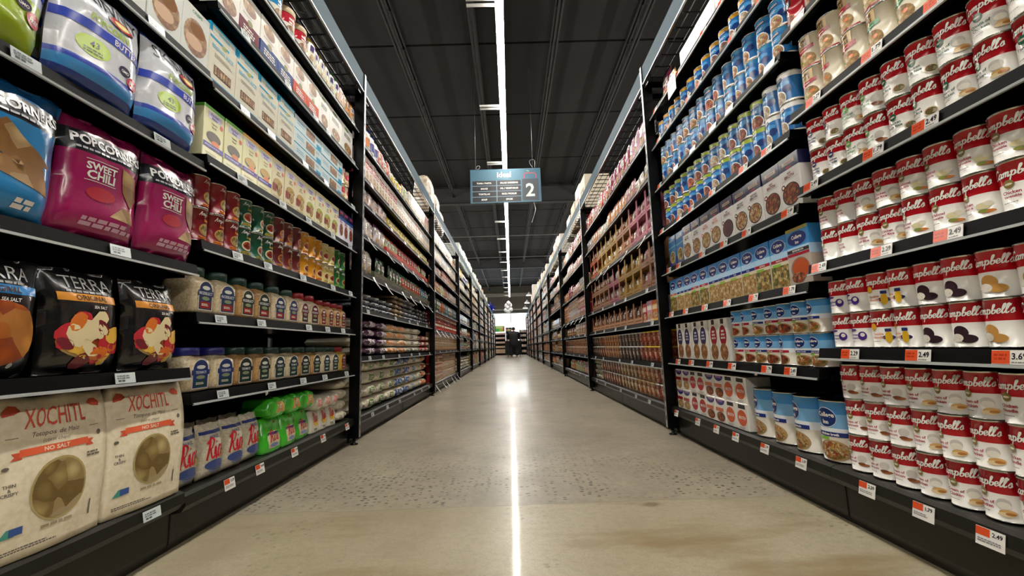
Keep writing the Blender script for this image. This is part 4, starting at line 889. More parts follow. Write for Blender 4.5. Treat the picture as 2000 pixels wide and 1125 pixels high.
# ---------------------------------------------------------------- goods of the third units
for a in [
 ('g_pkb', 'box', 'pink and white baking box', '#e6cfc8', '#c8485a', .07, .168), ('g_wrb', 'box', 'white baking box with red band', '#e6ddd4', '#b02a34', .068, .165), ('g_whb', 'box', 'white baking box', '#e6e2da', '#8c8478', .066, .162),
 ('g_redb', 'box', 'red food box', '#a8201f', '#c8a878', .13, .108), ('g_beib', 'box', 'beige food box', '#b89c74', '#8c5c3c', .12, .108), ('g_ltb', 'box', 'pale blue food box', '#c8d0d8', '#6c84a8', .07, .15),
 ('g_tan', 'box', 'tan food box', '#b08c64', '#7c4c34', .09, .14), ('g_olv', 'box', 'olive green food box', '#7c8454', '#c8b88c', .09, .14), ('g_orb', 'box', 'orange food box', '#c4622a', '#e0b060', .11, .13), ('g_pnb', 'box', 'pink patterned food box', '#c890a4', '#e0d4d0', .11, .135),
 ('g_rdb', 'box', 'small crimson food box', '#a82c38', '#e0b0a8', .085, .125), ('g_circ', 'box', 'white food box with orange circle', '#e0d8cc', '#c86c3c', .115, .14), ('g_brn', 'box', 'brown food box', '#7c5040', '#b88c6c', .075, .15),
 ('g_gry', 'box', 'grey food box', '#8c9096', '#4c5058', .085, .15), ('g_blu', 'box', 'blue food box', '#5478a8', '#c8d0d8', .085, .15), ('g_mag', 'box', 'mauve food box', '#8c5470', '#d8b8c4', .085, .15), ('g_crm', 'box', 'cream food box', '#d8ccb0', '#a8845c', .085, .15),
 ('g_redc', 'can', 'red tomato can', '#a82428', '#d8c8a8', .082, .101), ('g_grc', 'can', 'green vegetable can', '#5c7c48', '#d8d0a8', .078, .104), ('g_brc', 'can', 'brown bean can', '#84583c', '#d8b078', .078, .104), ('g_blc', 'can', 'pale blue can', '#94a8b8', '#44546c', .078, .104),
 ('g_bot', 'bottle', 'white bottle with blue cap', '#dcdce0', '#2c3484', .085, .2), ('g_bor', 'bottle', 'white bottle with orange label', '#dcd8d0', '#c8743c', .085, .2), ('g_brd', 'bottle', 'dark sauce bottle', '#4c2c24', '#b84c34', .06, .2), ('g_byl', 'bottle', 'amber oil bottle', '#b89038', '#e0d0a0', .07, .2)]:
    gen(*a, nm={'g_pkb': 'baking_box', 'g_wrb': 'baking_box', 'g_whb': 'baking_box', 'g_redb': 'meal_box', 'g_beib': 'meal_box', 'g_brn': 'meal_box', 'g_tan': 'dry_goods_box', 'g_olv': 'dry_goods_box', 'g_ltb': 'cereal_box', 'g_gry': 'cereal_box', 'g_blu': 'cereal_box', 'g_mag': 'cereal_box'}.get(a[0], 'food_box'))
for i, a in enumerate([
 ('v_dg', 'dark green dried-food pouch', '#1c4c34', '#123426', .08, .17), ('v_tl', 'teal dried-food pouch', '#2a7488', '#1c4c5c', .08, .165), ('v_ro', 'pouch with red and tan label', '#a8442c', '#245c44', .08, .17), ('v_wh', 'white pouch of dried food', '#c8c0b8', '#a8a098', .11, .17),
 ('v_pu', 'purple and white bag', '#c8bcc0', '#5a2c5c', .12, .155), ('v_pk', 'pink and white bag', '#c8a8ac', '#b8808c', .11, .13), ('v_ye', 'yellow pouch', '#d0bc3c', '#c0ac2c', .07, .12), ('v_rd', 'red snack pouch', '#b4483c', '#a02c2c', .075, .155), ('v_gn', 'green and white pouch', '#a8b884', '#b4402c', .075, .155),
 ('v_or', 'orange snack packet', '#c47c44', '#b8623c', .09, .15), ('v_pn', 'pink snack packet', '#c08890', '#a86070', .09, .15), ('v_go', 'golden snack packet', '#b8923c', '#a87c2c', .08, .11), ('v_br', 'brown snack packet', '#8c5c44', '#744434', .08, .13), ('v_cl', 'clear wrapped packet', '#b8b0a8', '#a49c94', .1, .12),
 ('v_bg', 'bright red packet', '#b81c28', '#a01420', .13, .2), ('v_mg', 'magenta packet', '#8c1c50', '#7c1444', .13, .2), ('v_lp', 'pale pink packet', '#c89cb0', '#a86488', .13, .2), ('v_bw', 'white bag with green print', '#a8b8a0', '#8c9c84', .11, .05), ('v_gr', 'dusty grey packet', '#8c8c94', '#74747c', .09, .15)]):
    pouch(a[0], a[1], a[2], a[3], a[4], a[5], None, i+10, 1.6, nm={'v_dg': 'herb_pouch', 'v_tl': 'herb_pouch', 'v_ro': 'herb_pouch', 'v_or': 'snack_packet', 'v_pn': 'snack_packet', 'v_go': 'snack_packet', 'v_br': 'snack_packet', 'v_cl': 'snack_packet', 'v_bg': 'sweets_bag', 'v_mg': 'sweets_bag', 'v_lp': 'sweets_bag', 'v_bw': 'small_bag'}.get(a[0], 'food_pouch'))
def tray(key, desc, w, col, h=.045, posts=False, H=.14, cell=None):
    mb = MB(); m = mat('card_'+col.strip('#'), col, .55); d = .2
    mb.box(-w/2, 0, 0, w/2, d, .002, m); mb.box(-w/2, 0, 0, w/2, .003, h, m); mb.box(-w/2, d-.003, 0, w/2, d, H, m)
    for e in (-w/2, w/2-.003): mb.add([(e, 0, 0), (e, d, 0), (e, d, H), (e, .06, H), (e, 0, h), (e+.003, 0, 0), (e+.003, d, 0), (e+.003, d, H), (e+.003, .06, H), (e+.003, 0, h)], [(0, 1, 2, 3, 4), (9, 8, 7, 6, 5), (0, 4, 9, 5), (4, 3, 8, 9), (3, 2, 7, 8)], m)
    if posts:
        mb.box(-w/2, 0, h, -w/2+.014, .003, H, m); mb.box(w/2-.014, 0, h, w/2, .003, H, m)
    A = Art(mb, flat); A.bars(-w*.4, w*.4, h*.5, h*.22, pr('#6a4a34'), 1, 1)
    return reg(key, 'display_tray', 'tray', desc, w, H, d, mb.build('display_tray'))
tray('y_ol', 'olive cardboard tray', .4, '#5c6048', .05, False, .06); tray('y_rd', 'red cardboard tray', .4, '#b8342c', .045, False, .06); tray('y_ye', 'yellow cardboard tray', .4, '#d0bc4c', .035, False, .05)
tray('y_kr', 'brown cardboard tray', .2, '#a87858', .04, True, .15); tray('y_pk', 'pink cardboard tray', .2, '#b8687c', .035, True, .15); tray('y_go', 'golden cardboard tray', .2, '#b08a3c', .035, True, .15); tray('y_ornge', 'orange cardboard tray', .2, '#b8582c', .035, True, .15)
def trays(unit_, s, sh, z, y0, key, n, inner, per, stack=1, iz=.0022):
    """cardboard trays with packets standing in them"""
    p = PR[key]; shelf = 'top shelf' if sh == unit_[1]-1 else SHN[sh]
    for i in range(n):
        y = y0+i*(p.w+.002); zz = z
        for q in range(stack):
            lay = (STK[stack][q] if stack > 1 else '')
            put(key, s, y+p.w/2, zz, '%s%s, %s of its kind along %s, %s unit' % (lay, p.desc, ordn(i+1), shelf, unit_[0]), 'cardboard trays of the %s unit' % unit_[0])
            for j in range(per):
                k2 = inner[(i*per+j)//max(1, per) % len(inner)] if len(inner) > 1 else inner[0]
                ip = PR[k2]; ww = (p.w-.02)/per
                if rnd.random() < .06: continue
                put(k2, s, y+.01+ww*(j+.5), zz+iz, '%s %s in %s%s, %s along %s, %s unit' % (ordn(j+1), ip.desc, lay, p.desc.split()[0]+' tray', ordn(i+1), shelf.replace(' shelf', ''), unit_[0]), '%ss in trays of the %s unit' % (ip.name.replace('_', ' '), unit_[0]), XF+.014, turn=rnd.uniform(-.05, .05))
            zz += p.h
    return y0+n*(p.w+.002)
def fitp(key, src, w, h):   # the same packet scaled to a tray's cell
    p = PR[src]; me = p.root.copy(); me.transform(Matrix.Diagonal((w/p.w, .9, h/p.h, 1))); return reg(key, p.name, p.cat, p.desc, w, h, p.d*.9, me, turn=.1)
for k, w_, h_ in (('v_dg', .078, .17), ('v_tl', .078, .16), ('v_ro', .078, .165), ('v_rd', .076, .14), ('v_gn', .076, .145), ('v_ye', .07, .1)): fitp('f'+k, k, w_, h_)
for k in ('v_br', 'v_pn', 'v_go', 'v_or', 'v_cl'): fitp('f'+k, k, .07, .125)
Y1 = PY(1)+.035
u = (UNL[2], 8)
row(u, -1, 0, L1[0], Y1, [('z_ws', 1, 4), ('z_w', 3, 4), ('z_bl', 2, 4), ('z_lb', 1, 4), ('z_ws', 1, 4), ('z_og', 1, 4)], 4, gap=.004)
row(u, -1, 1, L1[1], Y1, [('z_wp', 1, 4), ('z_pu', 2, 4), ('z_or', 2, 4), ('z_gr', 2, 4), ('z_rd', 2, 3)], 4, gap=.004)
row(u, -1, 2, L1[2], Y1, [('z_g1', 5, 3), ('z_g2', 2, 5), ('z_g1', 3, 5), ('z_g3', 4, 4)], 4, gap=.004)
y = row(u, -1, 3, L1[3], Y1, [('v_wh', 3)])
trays(u, -1, 3, L1[3], y, 'y_ol', 5, ['fv_dg', 'fv_dg', 'fv_ro', 'fv_ro', 'fv_tl'], 4)
y = row(u, -1, 4, L1[4], Y1, [('v_pu', 5)])
trays(u, -1, 4, L1[4], y, 'y_rd', 4, ['fv_gn', 'fv_rd', 'fv_rd', 'fv_gn'], 4)
y = row(u, -1, 5, L1[5], Y1, [('v_pk', 6)])
trays(u, -1, 5, L1[5], y, 'y_ye', 4, ['fv_ye'], 5)
row(u, -1, 6, L1[6], Y1, [('g_pkb', 5), ('g_wrb', 8), ('g_whb', 10), ('g_wrb', 4), ('g_whb', 7)])
row(u, -1, 7, L1[7], Y1, [('g_bot', 1), ('g_bor', 2), ('g_bot', 2), ('v_rd', 4), ('v_ye', 5), ('v_gn', 3), ('g_whb', 6), ('g_pkb', 7)])
u = (UNR[2], 7)
row(u, 1, 0, R1[0], Y1, [('d_wh', 1), ('d_red', 2), ('d_or', 4), ('d_nut', 5), ('d_pep', 5), ('d_dk', 2), ('d_pep', 3), ('v_bw', 1, 4)], 2) if False else None
y = row(u, 1, 0, R1[0], Y1, [('d_wh', 1), ('d_red', 2), ('d_or', 4), ('d_nut', 5), ('d_pep', 8)], 2, back=1)
row(u, 1, 0, R1[0], y+.01, [('v_bw', 3, 4)], 4)
row(u, 1, 1, R1[1], Y1, [('d_yel', 5), ('d_red', 1), ('d_dk', 6), ('d_or', 6), ('d_pep', 3), ('d_dk', 3)], 2)
y = row(u, 1, 2, R1[2], Y1, [('g_circ', 1), ('g_orb', 1), ('g_pnb', 1), ('g_rdb', 1)])
trays(u, 1, 2, R1[2], y+.01, 'y_kr', 9, ['fv_br'], 2)
y = trays(u, 1, 3, R1[3], Y1, 'y_kr', 2, ['fv_pn'], 2, 2); y = trays(u, 1, 3, R1[3], y, 'y_go', 3, ['fv_go'], 2, 2)
y = trays(u, 1, 3, R1[3], y, 'y_pk', 2, ['fv_cl'], 2, 2); y = trays(u, 1, 3, R1[3], y, 'y_kr', 4, ['fv_br'], 2, 2)
y = trays(u, 1, 4, R1[4], Y1, 'y_pk', 3, ['fv_pn'], 2, 2); y = trays(u, 1, 4, R1[4], y, 'y_kr', 2, ['fv_or'], 2, 2)
y = trays(u, 1, 4, R1[4], y, 'y_go', 4, ['fv_go'], 2, 2); y = trays(u, 1, 4, R1[4], y, 'y_ornge', 2, ['fv_br'], 2, 2)
row(u, 1, 5, R1[5], Y1, [('v_pu', 2), ('v_cl', 2), ('v_pn', 3), ('v_or', 7), ('v_cl', 3), ('v_or', 4), ('v_gr', 4)])
row(u, 1, 6, R1[6], Y1, [('v_lp', 4), ('v_mg', 5), ('v_bg', 4), ('v_pn', 2), ('v_bg', 3)])
# fourth units
Y2 = PY(2)+.035
u = (UNL[3], 8)
row(u, -1, 0, L2[0], Y2, [('g_redb', 6, 3), ('g_beib', 11, 3)], 3)
row(u, -1, 1, L2[1], Y2, [('g_beib', 19, 2)], 2)
row(u, -1, 2, L2[2], Y2, [('g_redc', 28, 2)], 2)
row(u, -1, 3, L2[3], Y2, [('v_dg', 8), ('v_ro', 6), ('v_tl', 13)])
row(u, -1, 4, L2[4], Y2, [('v_or', 8), ('v_gn', 5), ('v_rd', 4), ('v_pu', 7)])
row(u, -1, 5, L2[5], Y2, [('v_pk', 7), ('g_rdb', 10), ('g_beib', 5)])
row(u, -1, 6, L2[6], Y2, [('g_whb', 12), ('g_ltb', 8), ('g_whb', 13)])
row(u, -1, 7, L2[7], Y2, [('g_pkb', 6), ('g_whb', 10), ('g_brn', 8), ('g_tan', 6)])
u = (UNR[3], 7)
row(u, 1, 0, R2[0], Y2, [('v_pn', 8), ('v_gn', 7), ('v_or', 6)])
row(u, 1, 1, R2[1], Y2, [('d_dk', 4), ('d_or', 12), ('d_pep', 8)], 2)
row(u, 1, 2, R2[2], Y2, [('g_brn', 14), ('v_br', 12)])
row(u, 1, 3, R2[3], Y2, [('g_rdb', 9, 2), ('g_tan', 10, 2), ('g_orb', 5, 2)], 2)
row(u, 1, 4, R2[4], Y2, [('v_gn', 3), ('g_gry', 4), ('v_pn', 8), ('v_mg', 3), ('v_or', 5)])
row(u, 1, 5, R2[5], Y2, [('v_pk', 6), ('v_pn', 6), ('v_lp', 4), ('v_cl', 5)])
row(u, 1, 6, R2[6], Y2, [('v_mg', 5), ('v_lp', 3), ('v_bg', 3), ('g_circ', 3), ('v_or', 4)])
POOLS = {'L': [['z_gr', 'g_olv', 'g_grc', 'g_tan'], ['g_grc', 'g_gry', 'g_blc', 'g_olv'], ['g_redc', 'g_brc', 'g_crm', 'g_olv'], ['g_gry', 'g_blu', 'g_crm'], ['g_ltb', 'g_gry', 'g_crm', 'g_blc'], ['g_ltb', 'g_whb', 'v_gr'], ['g_whb', 'g_crm', 'g_blc'], ['g_ltb', 'g_byl', 'g_bot']],
         'R': [['g_orb', 'g_tan', 'g_blc', 'v_or'], ['g_tan', 'd_or', 'g_brc'], ['v_go', 'g_tan', 'g_brn'], ['g_gry', 'g_blu', 'g_crm', 'v_or'], ['g_brn', 'g_gry', 'v_pn', 'g_tan'], ['v_pn', 'g_ltb', 'g_crm', 'g_gry'], ['g_mag', 'g_crm', 'g_ltb', 'v_or']]}
for k in (3,):
    for s, S, zs, U in ((-1, 'L', L2, UNL), (1, 'R', R2, UNR)):
        for i, z in enumerate(zs):
            lim = (zs[i+1]-.04 if i+1 < len(zs) else 2.05)-z
            items = []; y = 0; pool = list(POOLS[S][i]); rnd.shuffle(pool); j = 0
            pool = [q for q in pool if PR[q].h <= lim] or ['v_bw']
            while True:
                key = pool[j % len(pool)]; j += 1; p = PR[key]; st = max(1, min(2 if p.h > .06 else 4, int(lim/p.h)))
                n = rnd.randint(4, 8); n = min(n, int((2.36-y)/(p.w+.0015)))
                if n < 1: break
                items.append((key, n, st)); y += n*(p.w+.0015)
            row((U[k+1], len(zs)), s, i, z, PY(k)+.035, items)
# the farthest units: goods a few pixels wide, too many to tell apart
for s, S, zs, U in ((-1, 'left', L2, UNL), (1, 'right', R2, UNR)):
    mb = MB(); cols = (['#c8b894', '#8c9096', '#c8ccd0', '#7c8454', '#a8441f', '#d8d0c0', '#5c6c84', '#9c7c50'] if s < 0 else ['#a86c3c', '#8c5040', '#8ca0b8', '#c0c8d0', '#9c7058', '#b0884c', '#6c7078', '#c89890'])
    for k in range(4, NB):
        for i, z in enumerate(zs):
            lim = (zs[i+1]-.045 if i+1 < len(zs) else 2.05)-z; y = PY(k)+.035; e = PY(k+1)-.03
            while y < e-.1:
                c = rnd.choice(cols); c2 = rnd.choice(cols); w_ = rnd.uniform(.06, .11); hh = lim*rnd.uniform(.7, .98); n = rnd.randint(3, 8)
                for q in range(n):
                    if y+w_ > e: break
                    mb.box(s*XF, y, z, s*(XF+.09), y+w_-.003, z+hh*rnd.uniform(.97, 1), pr(c, .5)); mb.box(s*(XF-.001), y+.006, z+hh*.5, s*XF, y+w_-.009, z+hh*.8, pr(c2, .5)); y += w_
    link('packaged_groceries', mb.build('packaged_groceries'), None, 'dense far-off packaged groceries filling the %s-hand shelves from the sixth unit on' % S, 'groceries', None, 'stuff')
# ---------------------------------------------------------------- loose things on and over the shelves
def one(name, mb, label, cat, loc, rotz=0, group=None, parts=()):
    o = link(name, recalc(mb.build(name)), None, label, cat, group, None, loc); o.rotation_euler = (0, 0, rotz)
    for nm, b in parts: link(nm, b.build(nm), o)
    return o
b = MB(); b.box(-.055, 0, -.095, .055, .0012, 0, pr('#dfe4e2')); A = Art(b, flat); A.bars(-.04, .04, -.02, .006, pr('#3c4468'), 3, 1); A.bars(-.04, .04, -.06, .004, pr('#b8bcc0'), 3, 1)
one('shelf_notice', b, 'white paper notice hanging from the right top shelf edge', 'notice', (.884, 2.115, 1.895), -PI/2)
reg('k_gold', 'food_pouch', 'pouch', 'golden pouch', .1, .13, .04, PR['v_go'].root)
fitp('fmg', 'v_mg', .12, .165); o = link('food_pouch', PR['fmg'].root, None, 'magenta packet at the far end of the right top shelf by the first post', 'pouch', None, None, (.93, 2.32, 1.894)); o.rotation_euler = (0, 0, -PI/2)
o = link('food_pouch', PR['v_go'].root, None, 'golden packet behind the blank cream cartons on the right top shelf', 'pouch', None, None, (.92, 2.2, 1.894)); o.rotation_euler = (0, 0, -PI/2)
pouch('v_bb', 'deep blue packet', '#1c2c6c', '#16245c', .11, .16, None, 77)
o = link('food_pouch', PR['v_bb'].root, None, 'deep blue packet beside the golden one on the right top shelf', 'pouch', None, None, (.99, 2.2, 1.894)); o.rotation_euler = (0, 0, -PI/2)
def bundle(mb, w, d, h, m, seed):
    R = random.Random(seed); n = 28; rings = []
    for j in range(13):
        v = j/12; k = 1-.5*abs(2*v-1)**5
        rings.append([(w/2*k*math.copysign(abs(math.cos(a))**.5, math.cos(a))*(1+.04*math.sin(5*a+j*1.3)), d/2*k*math.copysign(abs(math.sin(a))**.5, math.sin(a))*(1+.05*math.sin(7*a+j)), h*v+.006*math.sin(3*a+j)*(0 if j in (0, 12) else 1)) for a in [2*PI*q/n for q in range(n)]])
    mb.rings(rings, m, True, m, m)
for i, (x, y, w_, h_) in enumerate([(-.98, 5.25, .3, .56), (-.98, 5.68, .3, .5), (-.99, 6.1, .3, .4)]):
    b = MB(); bundle(b, .22, .36, h_, mat('film_wrap_bundle', '#d8d2c2', .3, coat=.4, noise=(14, '#b09a84'), bump=(22, .6)), i)
    one('wrapped_bundle', b, '%s plastic-wrapped white bundle on top of left shelves near the hanging sign' % ['nearest', 'middle', 'farthest'][i], 'bundle', (x-.06, y, 2.103), 0, 'wrapped bundles above the left shelves')
cc = [('#e0d8cc', '#b89c84'), ('#d8cdb8', '#8c6c4c'), ('#e4dcd4', '#a86850'), ('#c8b494', '#c8b494'), ('#d8dcd8', '#6c8c74')]
def topbox(s, y, h, w_, col, i, total, desc):
    b = MB(); rbox(b, w_, .3, h, [(h, pr(col[0], .5))]); A = Art(b, flat); A.rect(-w_*.3, h*.3, w_*.3, h*.7, pr(col[1], .5), 1); A.bars(-w_*.2, w_*.2, h*.6, h*.05, pr(col[0], .5), 2, 2)
    o = one('stock_carton', b, desc, 'carton', (s*.93, y, 2.103), -PI/2 if s > 0 else PI/2, 'cartons stored on top of the %s shelves' % ('right' if s > 0 else 'left'))
ys = [4.75, 5.15, 5.6, 6.1]; hs = [.3, .36, .3, .25]
i = 0
for y, h in [(5.12, .33), (5.5, .36), (5.95, .28), (6.45, .24), (7.75, .3), (8.15, .36), (8.6, .34), (9.1, .26), (9.6, .3), (10.8, .34), (11.6, .3), (12.4, .38), (13.2, .33), (14.2, .4), (15.2, .36), (16.4, .42), (17.6, .8), (18.6, .5)]:
    i += 1; topbox(1, y, h+.1, .36, cc[i % 5] if y < 17 else ('#e6e0da', '#c03830'), i, 0, '%s carton from the near end on top of the right shelves' % ordn(i))
i = 0
for y in [8.2, 8.6, 9.0, 9.4, 9.8, 10.2, 10.6, 11.4, 11.9, 12.5, 13.2, 14.0, 15.0, 16.2, 17.5]:
    i += 1; topbox(-1, y, .42-.01*(i % 3)*2, .36, ('#d8ded8', '#5c7c68') if y < 12 else cc[i % 5], i, 0, '%s carton from the near end on top of the left shelves' % ordn(i))

# ---------------------------------------------------------------- floor
FL = bpy.data.materials.new('polished_concrete'); FL.use_nodes = True; nt = FL.node_tree; bs = nt.nodes['Principled BSDF']; N = nt.nodes; Lk = nt.links
def nn(t, **k):
    n = N.new(t)
    for a, v in k.items():
        if isinstance(a, str) and hasattr(n, a): setattr(n, a, v)
    return n
tc = nn('ShaderNodeTexCoord')
def noise(sc_, det=5, sx=1, sy=1, off=0):
    mp = nn('ShaderNodeMapping'); mp.inputs['Scale'].default_value = (sx, sy, 1); mp.inputs['Location'].default_value = (off, off*.7, off*.3)
    Lk.new(tc.outputs['Object'], mp.inputs[0]); n = nn('ShaderNodeTexNoise'); n.inputs['Scale'].default_value = sc_; n.inputs['Detail'].default_value = det; n.inputs['Roughness'].default_value = .62
    Lk.new(mp.outputs[0], n.inputs['Vector']); return n.outputs[0]
def rng(src, a, b, c=0, d=1):
    m = nn('ShaderNodeMapRange'); Lk.new(src, m.inputs[0])
    for i_, v in enumerate((a, b, c, d)): m.inputs[i_+1].default_value = v
    m.clamp = True; return m.outputs[0]
def mixc(fac, a, b, bt='MIX'):
    m = nn('ShaderNodeMix'); m.data_type = 'RGBA'; m.blend_type = bt
    for v, i_ in ((fac, 0), (a, 6), (b, 7)):
        if isinstance(v, (tuple, float, int)): m.inputs[i_].default_value = v
        else: Lk.new(v, m.inputs[i_])
    return m.outputs[2]
def mth(op, a, b):
    m = nn('ShaderNodeMath', operation=op)
    for i_, v in enumerate((a, b)):
        if isinstance(v, (float, int)): m.inputs[i_].default_value = v
        else: Lk.new(v, m.inputs[i_])
    return m.outputs[0]
sx = nn('ShaderNodeSeparateXYZ'); Lk.new(tc.outputs['Object'], sx.inputs[0])
Yc = sx.outputs[1]
wob = rng(noise(3, 3, off=4), .3, .7, -.012, .012); Yw = mth('ADD', Yc, wob)
near = rng(Yw, 1.495, 1.505, 1, 0)                      # slab nearer than the joint
base = mixc(rng(noise(1.1, 6), .35, .68), lin('#b8af9b'), lin('#8d8371'))
base = mixc(rng(noise(5, 6, off=3), .4, .7, 0, .5), base, lin('#c0b69e'))
base = mixc(rng(noise(45, 4, off=9), .42, .62, 0, .35), base, lin('#857c6b'))
nearc = mixc(rng(noise(2.2, 5, off=11), .4, .65), lin('#bdb398'), lin('#aa9e82'))
nearc = mixc(rng(noise(1.6, 6, 1, 3, off=21), .52, .66, 0, .65), nearc, lin('#8a6c38'))
nearc = mixc(rng(noise(50, 3, off=5), .45, .62, 0, .3), nearc, lin('#998d72'))
nearc = mixc(rng(noise(190, 3, off=2), .4, .64, 0, .35), nearc, lin('#8f866c')); base = mixc(rng(noise(160, 3, off=2), .4, .64, 0, .25), base, lin('#7c7466'))
col = mixc(near, base, nearc)
vo = nn('ShaderNodeTexVoronoi'); vo.voronoi_dimensions = '2D'; vo.inputs['Scale'].default_value = 52; mp = nn('ShaderNodeMapping'); mp.inputs['Scale'].default_value = (.8, 1.1, 1); Lk.new(tc.outputs['Object'], mp.inputs[0]); Lk.new(mp.outputs[0], vo.inputs['Vector'])
spc = nn('ShaderNodeSeparateColor'); Lk.new(vo.outputs['Color'], spc.inputs[0])
peb = mth('MULTIPLY', rng(mth('ADD', vo.outputs['Distance'], mth('MULTIPLY', spc.outputs[2], .16)), .3, .36, 1, 0), rng(spc.outputs[0], .56, .58))
zone = mth('MULTIPLY', rng(Yw, 1.5, 1.53), rng(Yc, 1.75, 2.6, 1, .0))
zone = mth('MULTIPLY', zone, rng(noise(3.4, 5, off=31), .42, .52, .0, 1))
peb2 = mth('MULTIPLY', mth('MULTIPLY', peb, near), rng(noise(3.1, 4, off=17), .56, .68, 0, .8))
pebz = mth('MAXIMUM', mth('MULTIPLY', peb, zone), peb2)
pcol = mixc(spc.outputs[1], lin('#34343a'), lin('#5c5448'))
col = mixc(mth('MULTIPLY', pebz, .95), col, pcol)
joint = rng(mth('ABSOLUTE', mth('SUBTRACT', Yw, 1.5), 0), 0, .0035, .4, 0)
col = mixc(joint, col, lin('#5c5444'))
# a second family of joints down the aisle
for yy in (6.0, 10.6, 15.2): col = mixc(rng(mth('ABSOLUTE', mth('SUBTRACT', Yc, yy), 0), 0, .006, .35, 0), col, lin('#5c5444'))
# round brown stain by the joint
dx = mth('SUBTRACT', sx.outputs[0], .43); dy = mth('MULTIPLY', mth('SUBTRACT', Yc, 1.465), 2.2)
dd = mth('SQRT', mth('ADD', mth('MULTIPLY', dx, dx), mth('MULTIPLY', dy, dy)), 0)
col = mixc(rng(mth('ADD', dd, rng(noise(20), .3, .7, -.02, .02)), .02, .05, .7, 0), col, lin('#6a5436'))
Lk.new(col, bs.inputs['Base Color'])
rough = rng(noise(6, 5, 1, 1, off=7), .3, .7, .3, .42); Lk.new(rough, bs.inputs['Roughness'])
bs.inputs['Coat Weight'].default_value = .27; Lk.new(rng(noise(4, 4, 3, .6, off=13), .3, .7, .05, .11), bs.inputs['Coat Roughness']); bs.inputs['Specular IOR Level'].default_value = .4
cb_ = nn('ShaderNodeBump'); cb_.inputs['Strength'].default_value = .05; cb_.inputs['Distance'].default_value = .002; Lk.new(noise(9, 2, 1, .35), cb_.inputs['Height']); Lk.new(cb_.outputs[0], bs.inputs['Coat Normal'])
def plane(name, pts, m, kind='structure', parent=None):
    mb = MB(); mb.add(pts, [tuple(range(len(pts)))], m); return link(name, mb.build(name), parent, kind=kind)
XW = 7.5; YN = -7; YF = 30; ZC = 4.75
b = MB(); b.box(-XW, YN, -.1, XW, YF+.2, 0, FL); link('floor', b.build('floor'), kind='structure')
WP = mat('dark_wall_paint', '#3a3a3c', .8); CW = mat('grey_panel_wall', '#8a8680', .7)
# ceiling of dark deck panels
CM = mat('black_ceiling_panel', '#222123', .8, noise=(1.2, '#1c1c1e')); CG = mat('ceiling_groove', '#0c0c0e', .8); JM = mat('dark_painted_steel', '#333336', .55)
ce = MB(); ce.box(-XW, YN, ZC, XW, YF+.2, ZC+.1, CG); ceil = link('ceiling', ce.build('ceiling'), kind='structure')
y = 5.54-1.87*7; k = 0
pm = MB()
while y < YF:
    pm.box(-XW, max(y, YN)+.02, ZC-.03, XW, min(y+1.87, YF)-.02, ZC, CM); y += 1.87
o = link('deck_panel', pm.build('deck_panel'), ceil)
def joist(x):
    b = MB(); z1 = ZC-.03; z0 = z1-.28
    for dx in (-.035, .012): b.box(x+dx, YN, z0, x+dx+.023, YF, z0+.035, JM); b.box(x+dx, YN, z1-.03, x+dx+.023, YF, z1, JM)
    y = YN; up = 0
    while y < YF-.5:
        za, zb = (z0+.02, z1-.02) if up else (z1-.02, z0+.02)
        b.tube([(x, y, za), (x, y+.35, zb)], .009, JM, 6); y += .35; up = 1-up
    link('roof_joist', b.build('roof_joist'), ceil)
for x in (-4.4, -3.4, -2.4, -1.38, -.37, .7, 1.76, 2.8, 3.8, 4.8): joist(x)
for yy in (10.9, 20.4):
    b = MB(); b.box(-XW, yy, ZC-.5, XW, yy+.16, ZC-.475, JM); b.box(-XW, yy+.07, ZC-.5, XW, yy+.09, ZC-.03, mat('grey_girder', '#55555a', .6)); b.box(-XW, yy, ZC-.06, XW, yy+.16, ZC-.03, JM); link('roof_girder', b.build('roof_girder'), ceil)
for yy in (14.6, 18.2, 24.0):
    b = MB(); b.tube([(-XW, yy, ZC-.42), (XW, yy, ZC-.42)], .02, mat('galvanised_pipe', '#8c8c90', .4, .6), 10); link('ceiling_pipe', b.build('ceiling_pipe'), ceil)
# walls
for nm, a in (('wall_left', (-XW-.1, YN, 0, -XW, YF, ZC)), ('wall_right', (XW, YN, 0, XW+.1, YF, ZC)), ('wall_rear', (-XW, YN-.1, 0, XW, YN, ZC))):
    b = MB(); b.box(*a, WP); link(nm, b.build(nm), kind='structure')
b = MB(); ZW = 2.86; ZB = .9; WX0, WX1 = -3.2, 3.2
b.box(-XW, YF, ZW, XW, YF+.15, ZC, CW); b.box(-XW, YF, 0, WX0, YF+.15, ZW, CW); b.box(WX1, YF, 0, XW, YF+.15, ZW, CW); b.box(WX0, YF, 0, WX1, YF+.15, ZB, CW)
link('wall_front', b.build('wall_front'), kind='structure')
TR = mat('pale_beam_paint', '#c8c6be', .5)
b = MB(); b.box(-XW, YF-.25, 3.98, XW, YF, 4.2, TR); link('trim_1', b.build('trim_1'), kind='structure')
b = MB(); b.box(-XW, YF-.06, 3.02, XW, YF, 3.12, TR); b.box(-XW, YF-.04, 2.9, XW, YF, 3.02, mat('charcoal_trim', '#4c4c50', .5)); link('trim_2', b.build('trim_2'), kind='structure')
b = MB()
for x in (-3.2, -1.6, 0.02, 1.62, 3.17): b.box(x-.02, YF, ZB, x+.03, YF+.08, ZW, mat('window_frame_metal', '#b8babc', .4, .5))
b.box(WX0, YF, ZB, WX1, YF+.08, ZB+.05, TR); b.box(WX0, YF, ZW-.05, WX1, YF+.08, ZW, TR)
wn = link('window_1', b.build('window_1'), kind='structure')
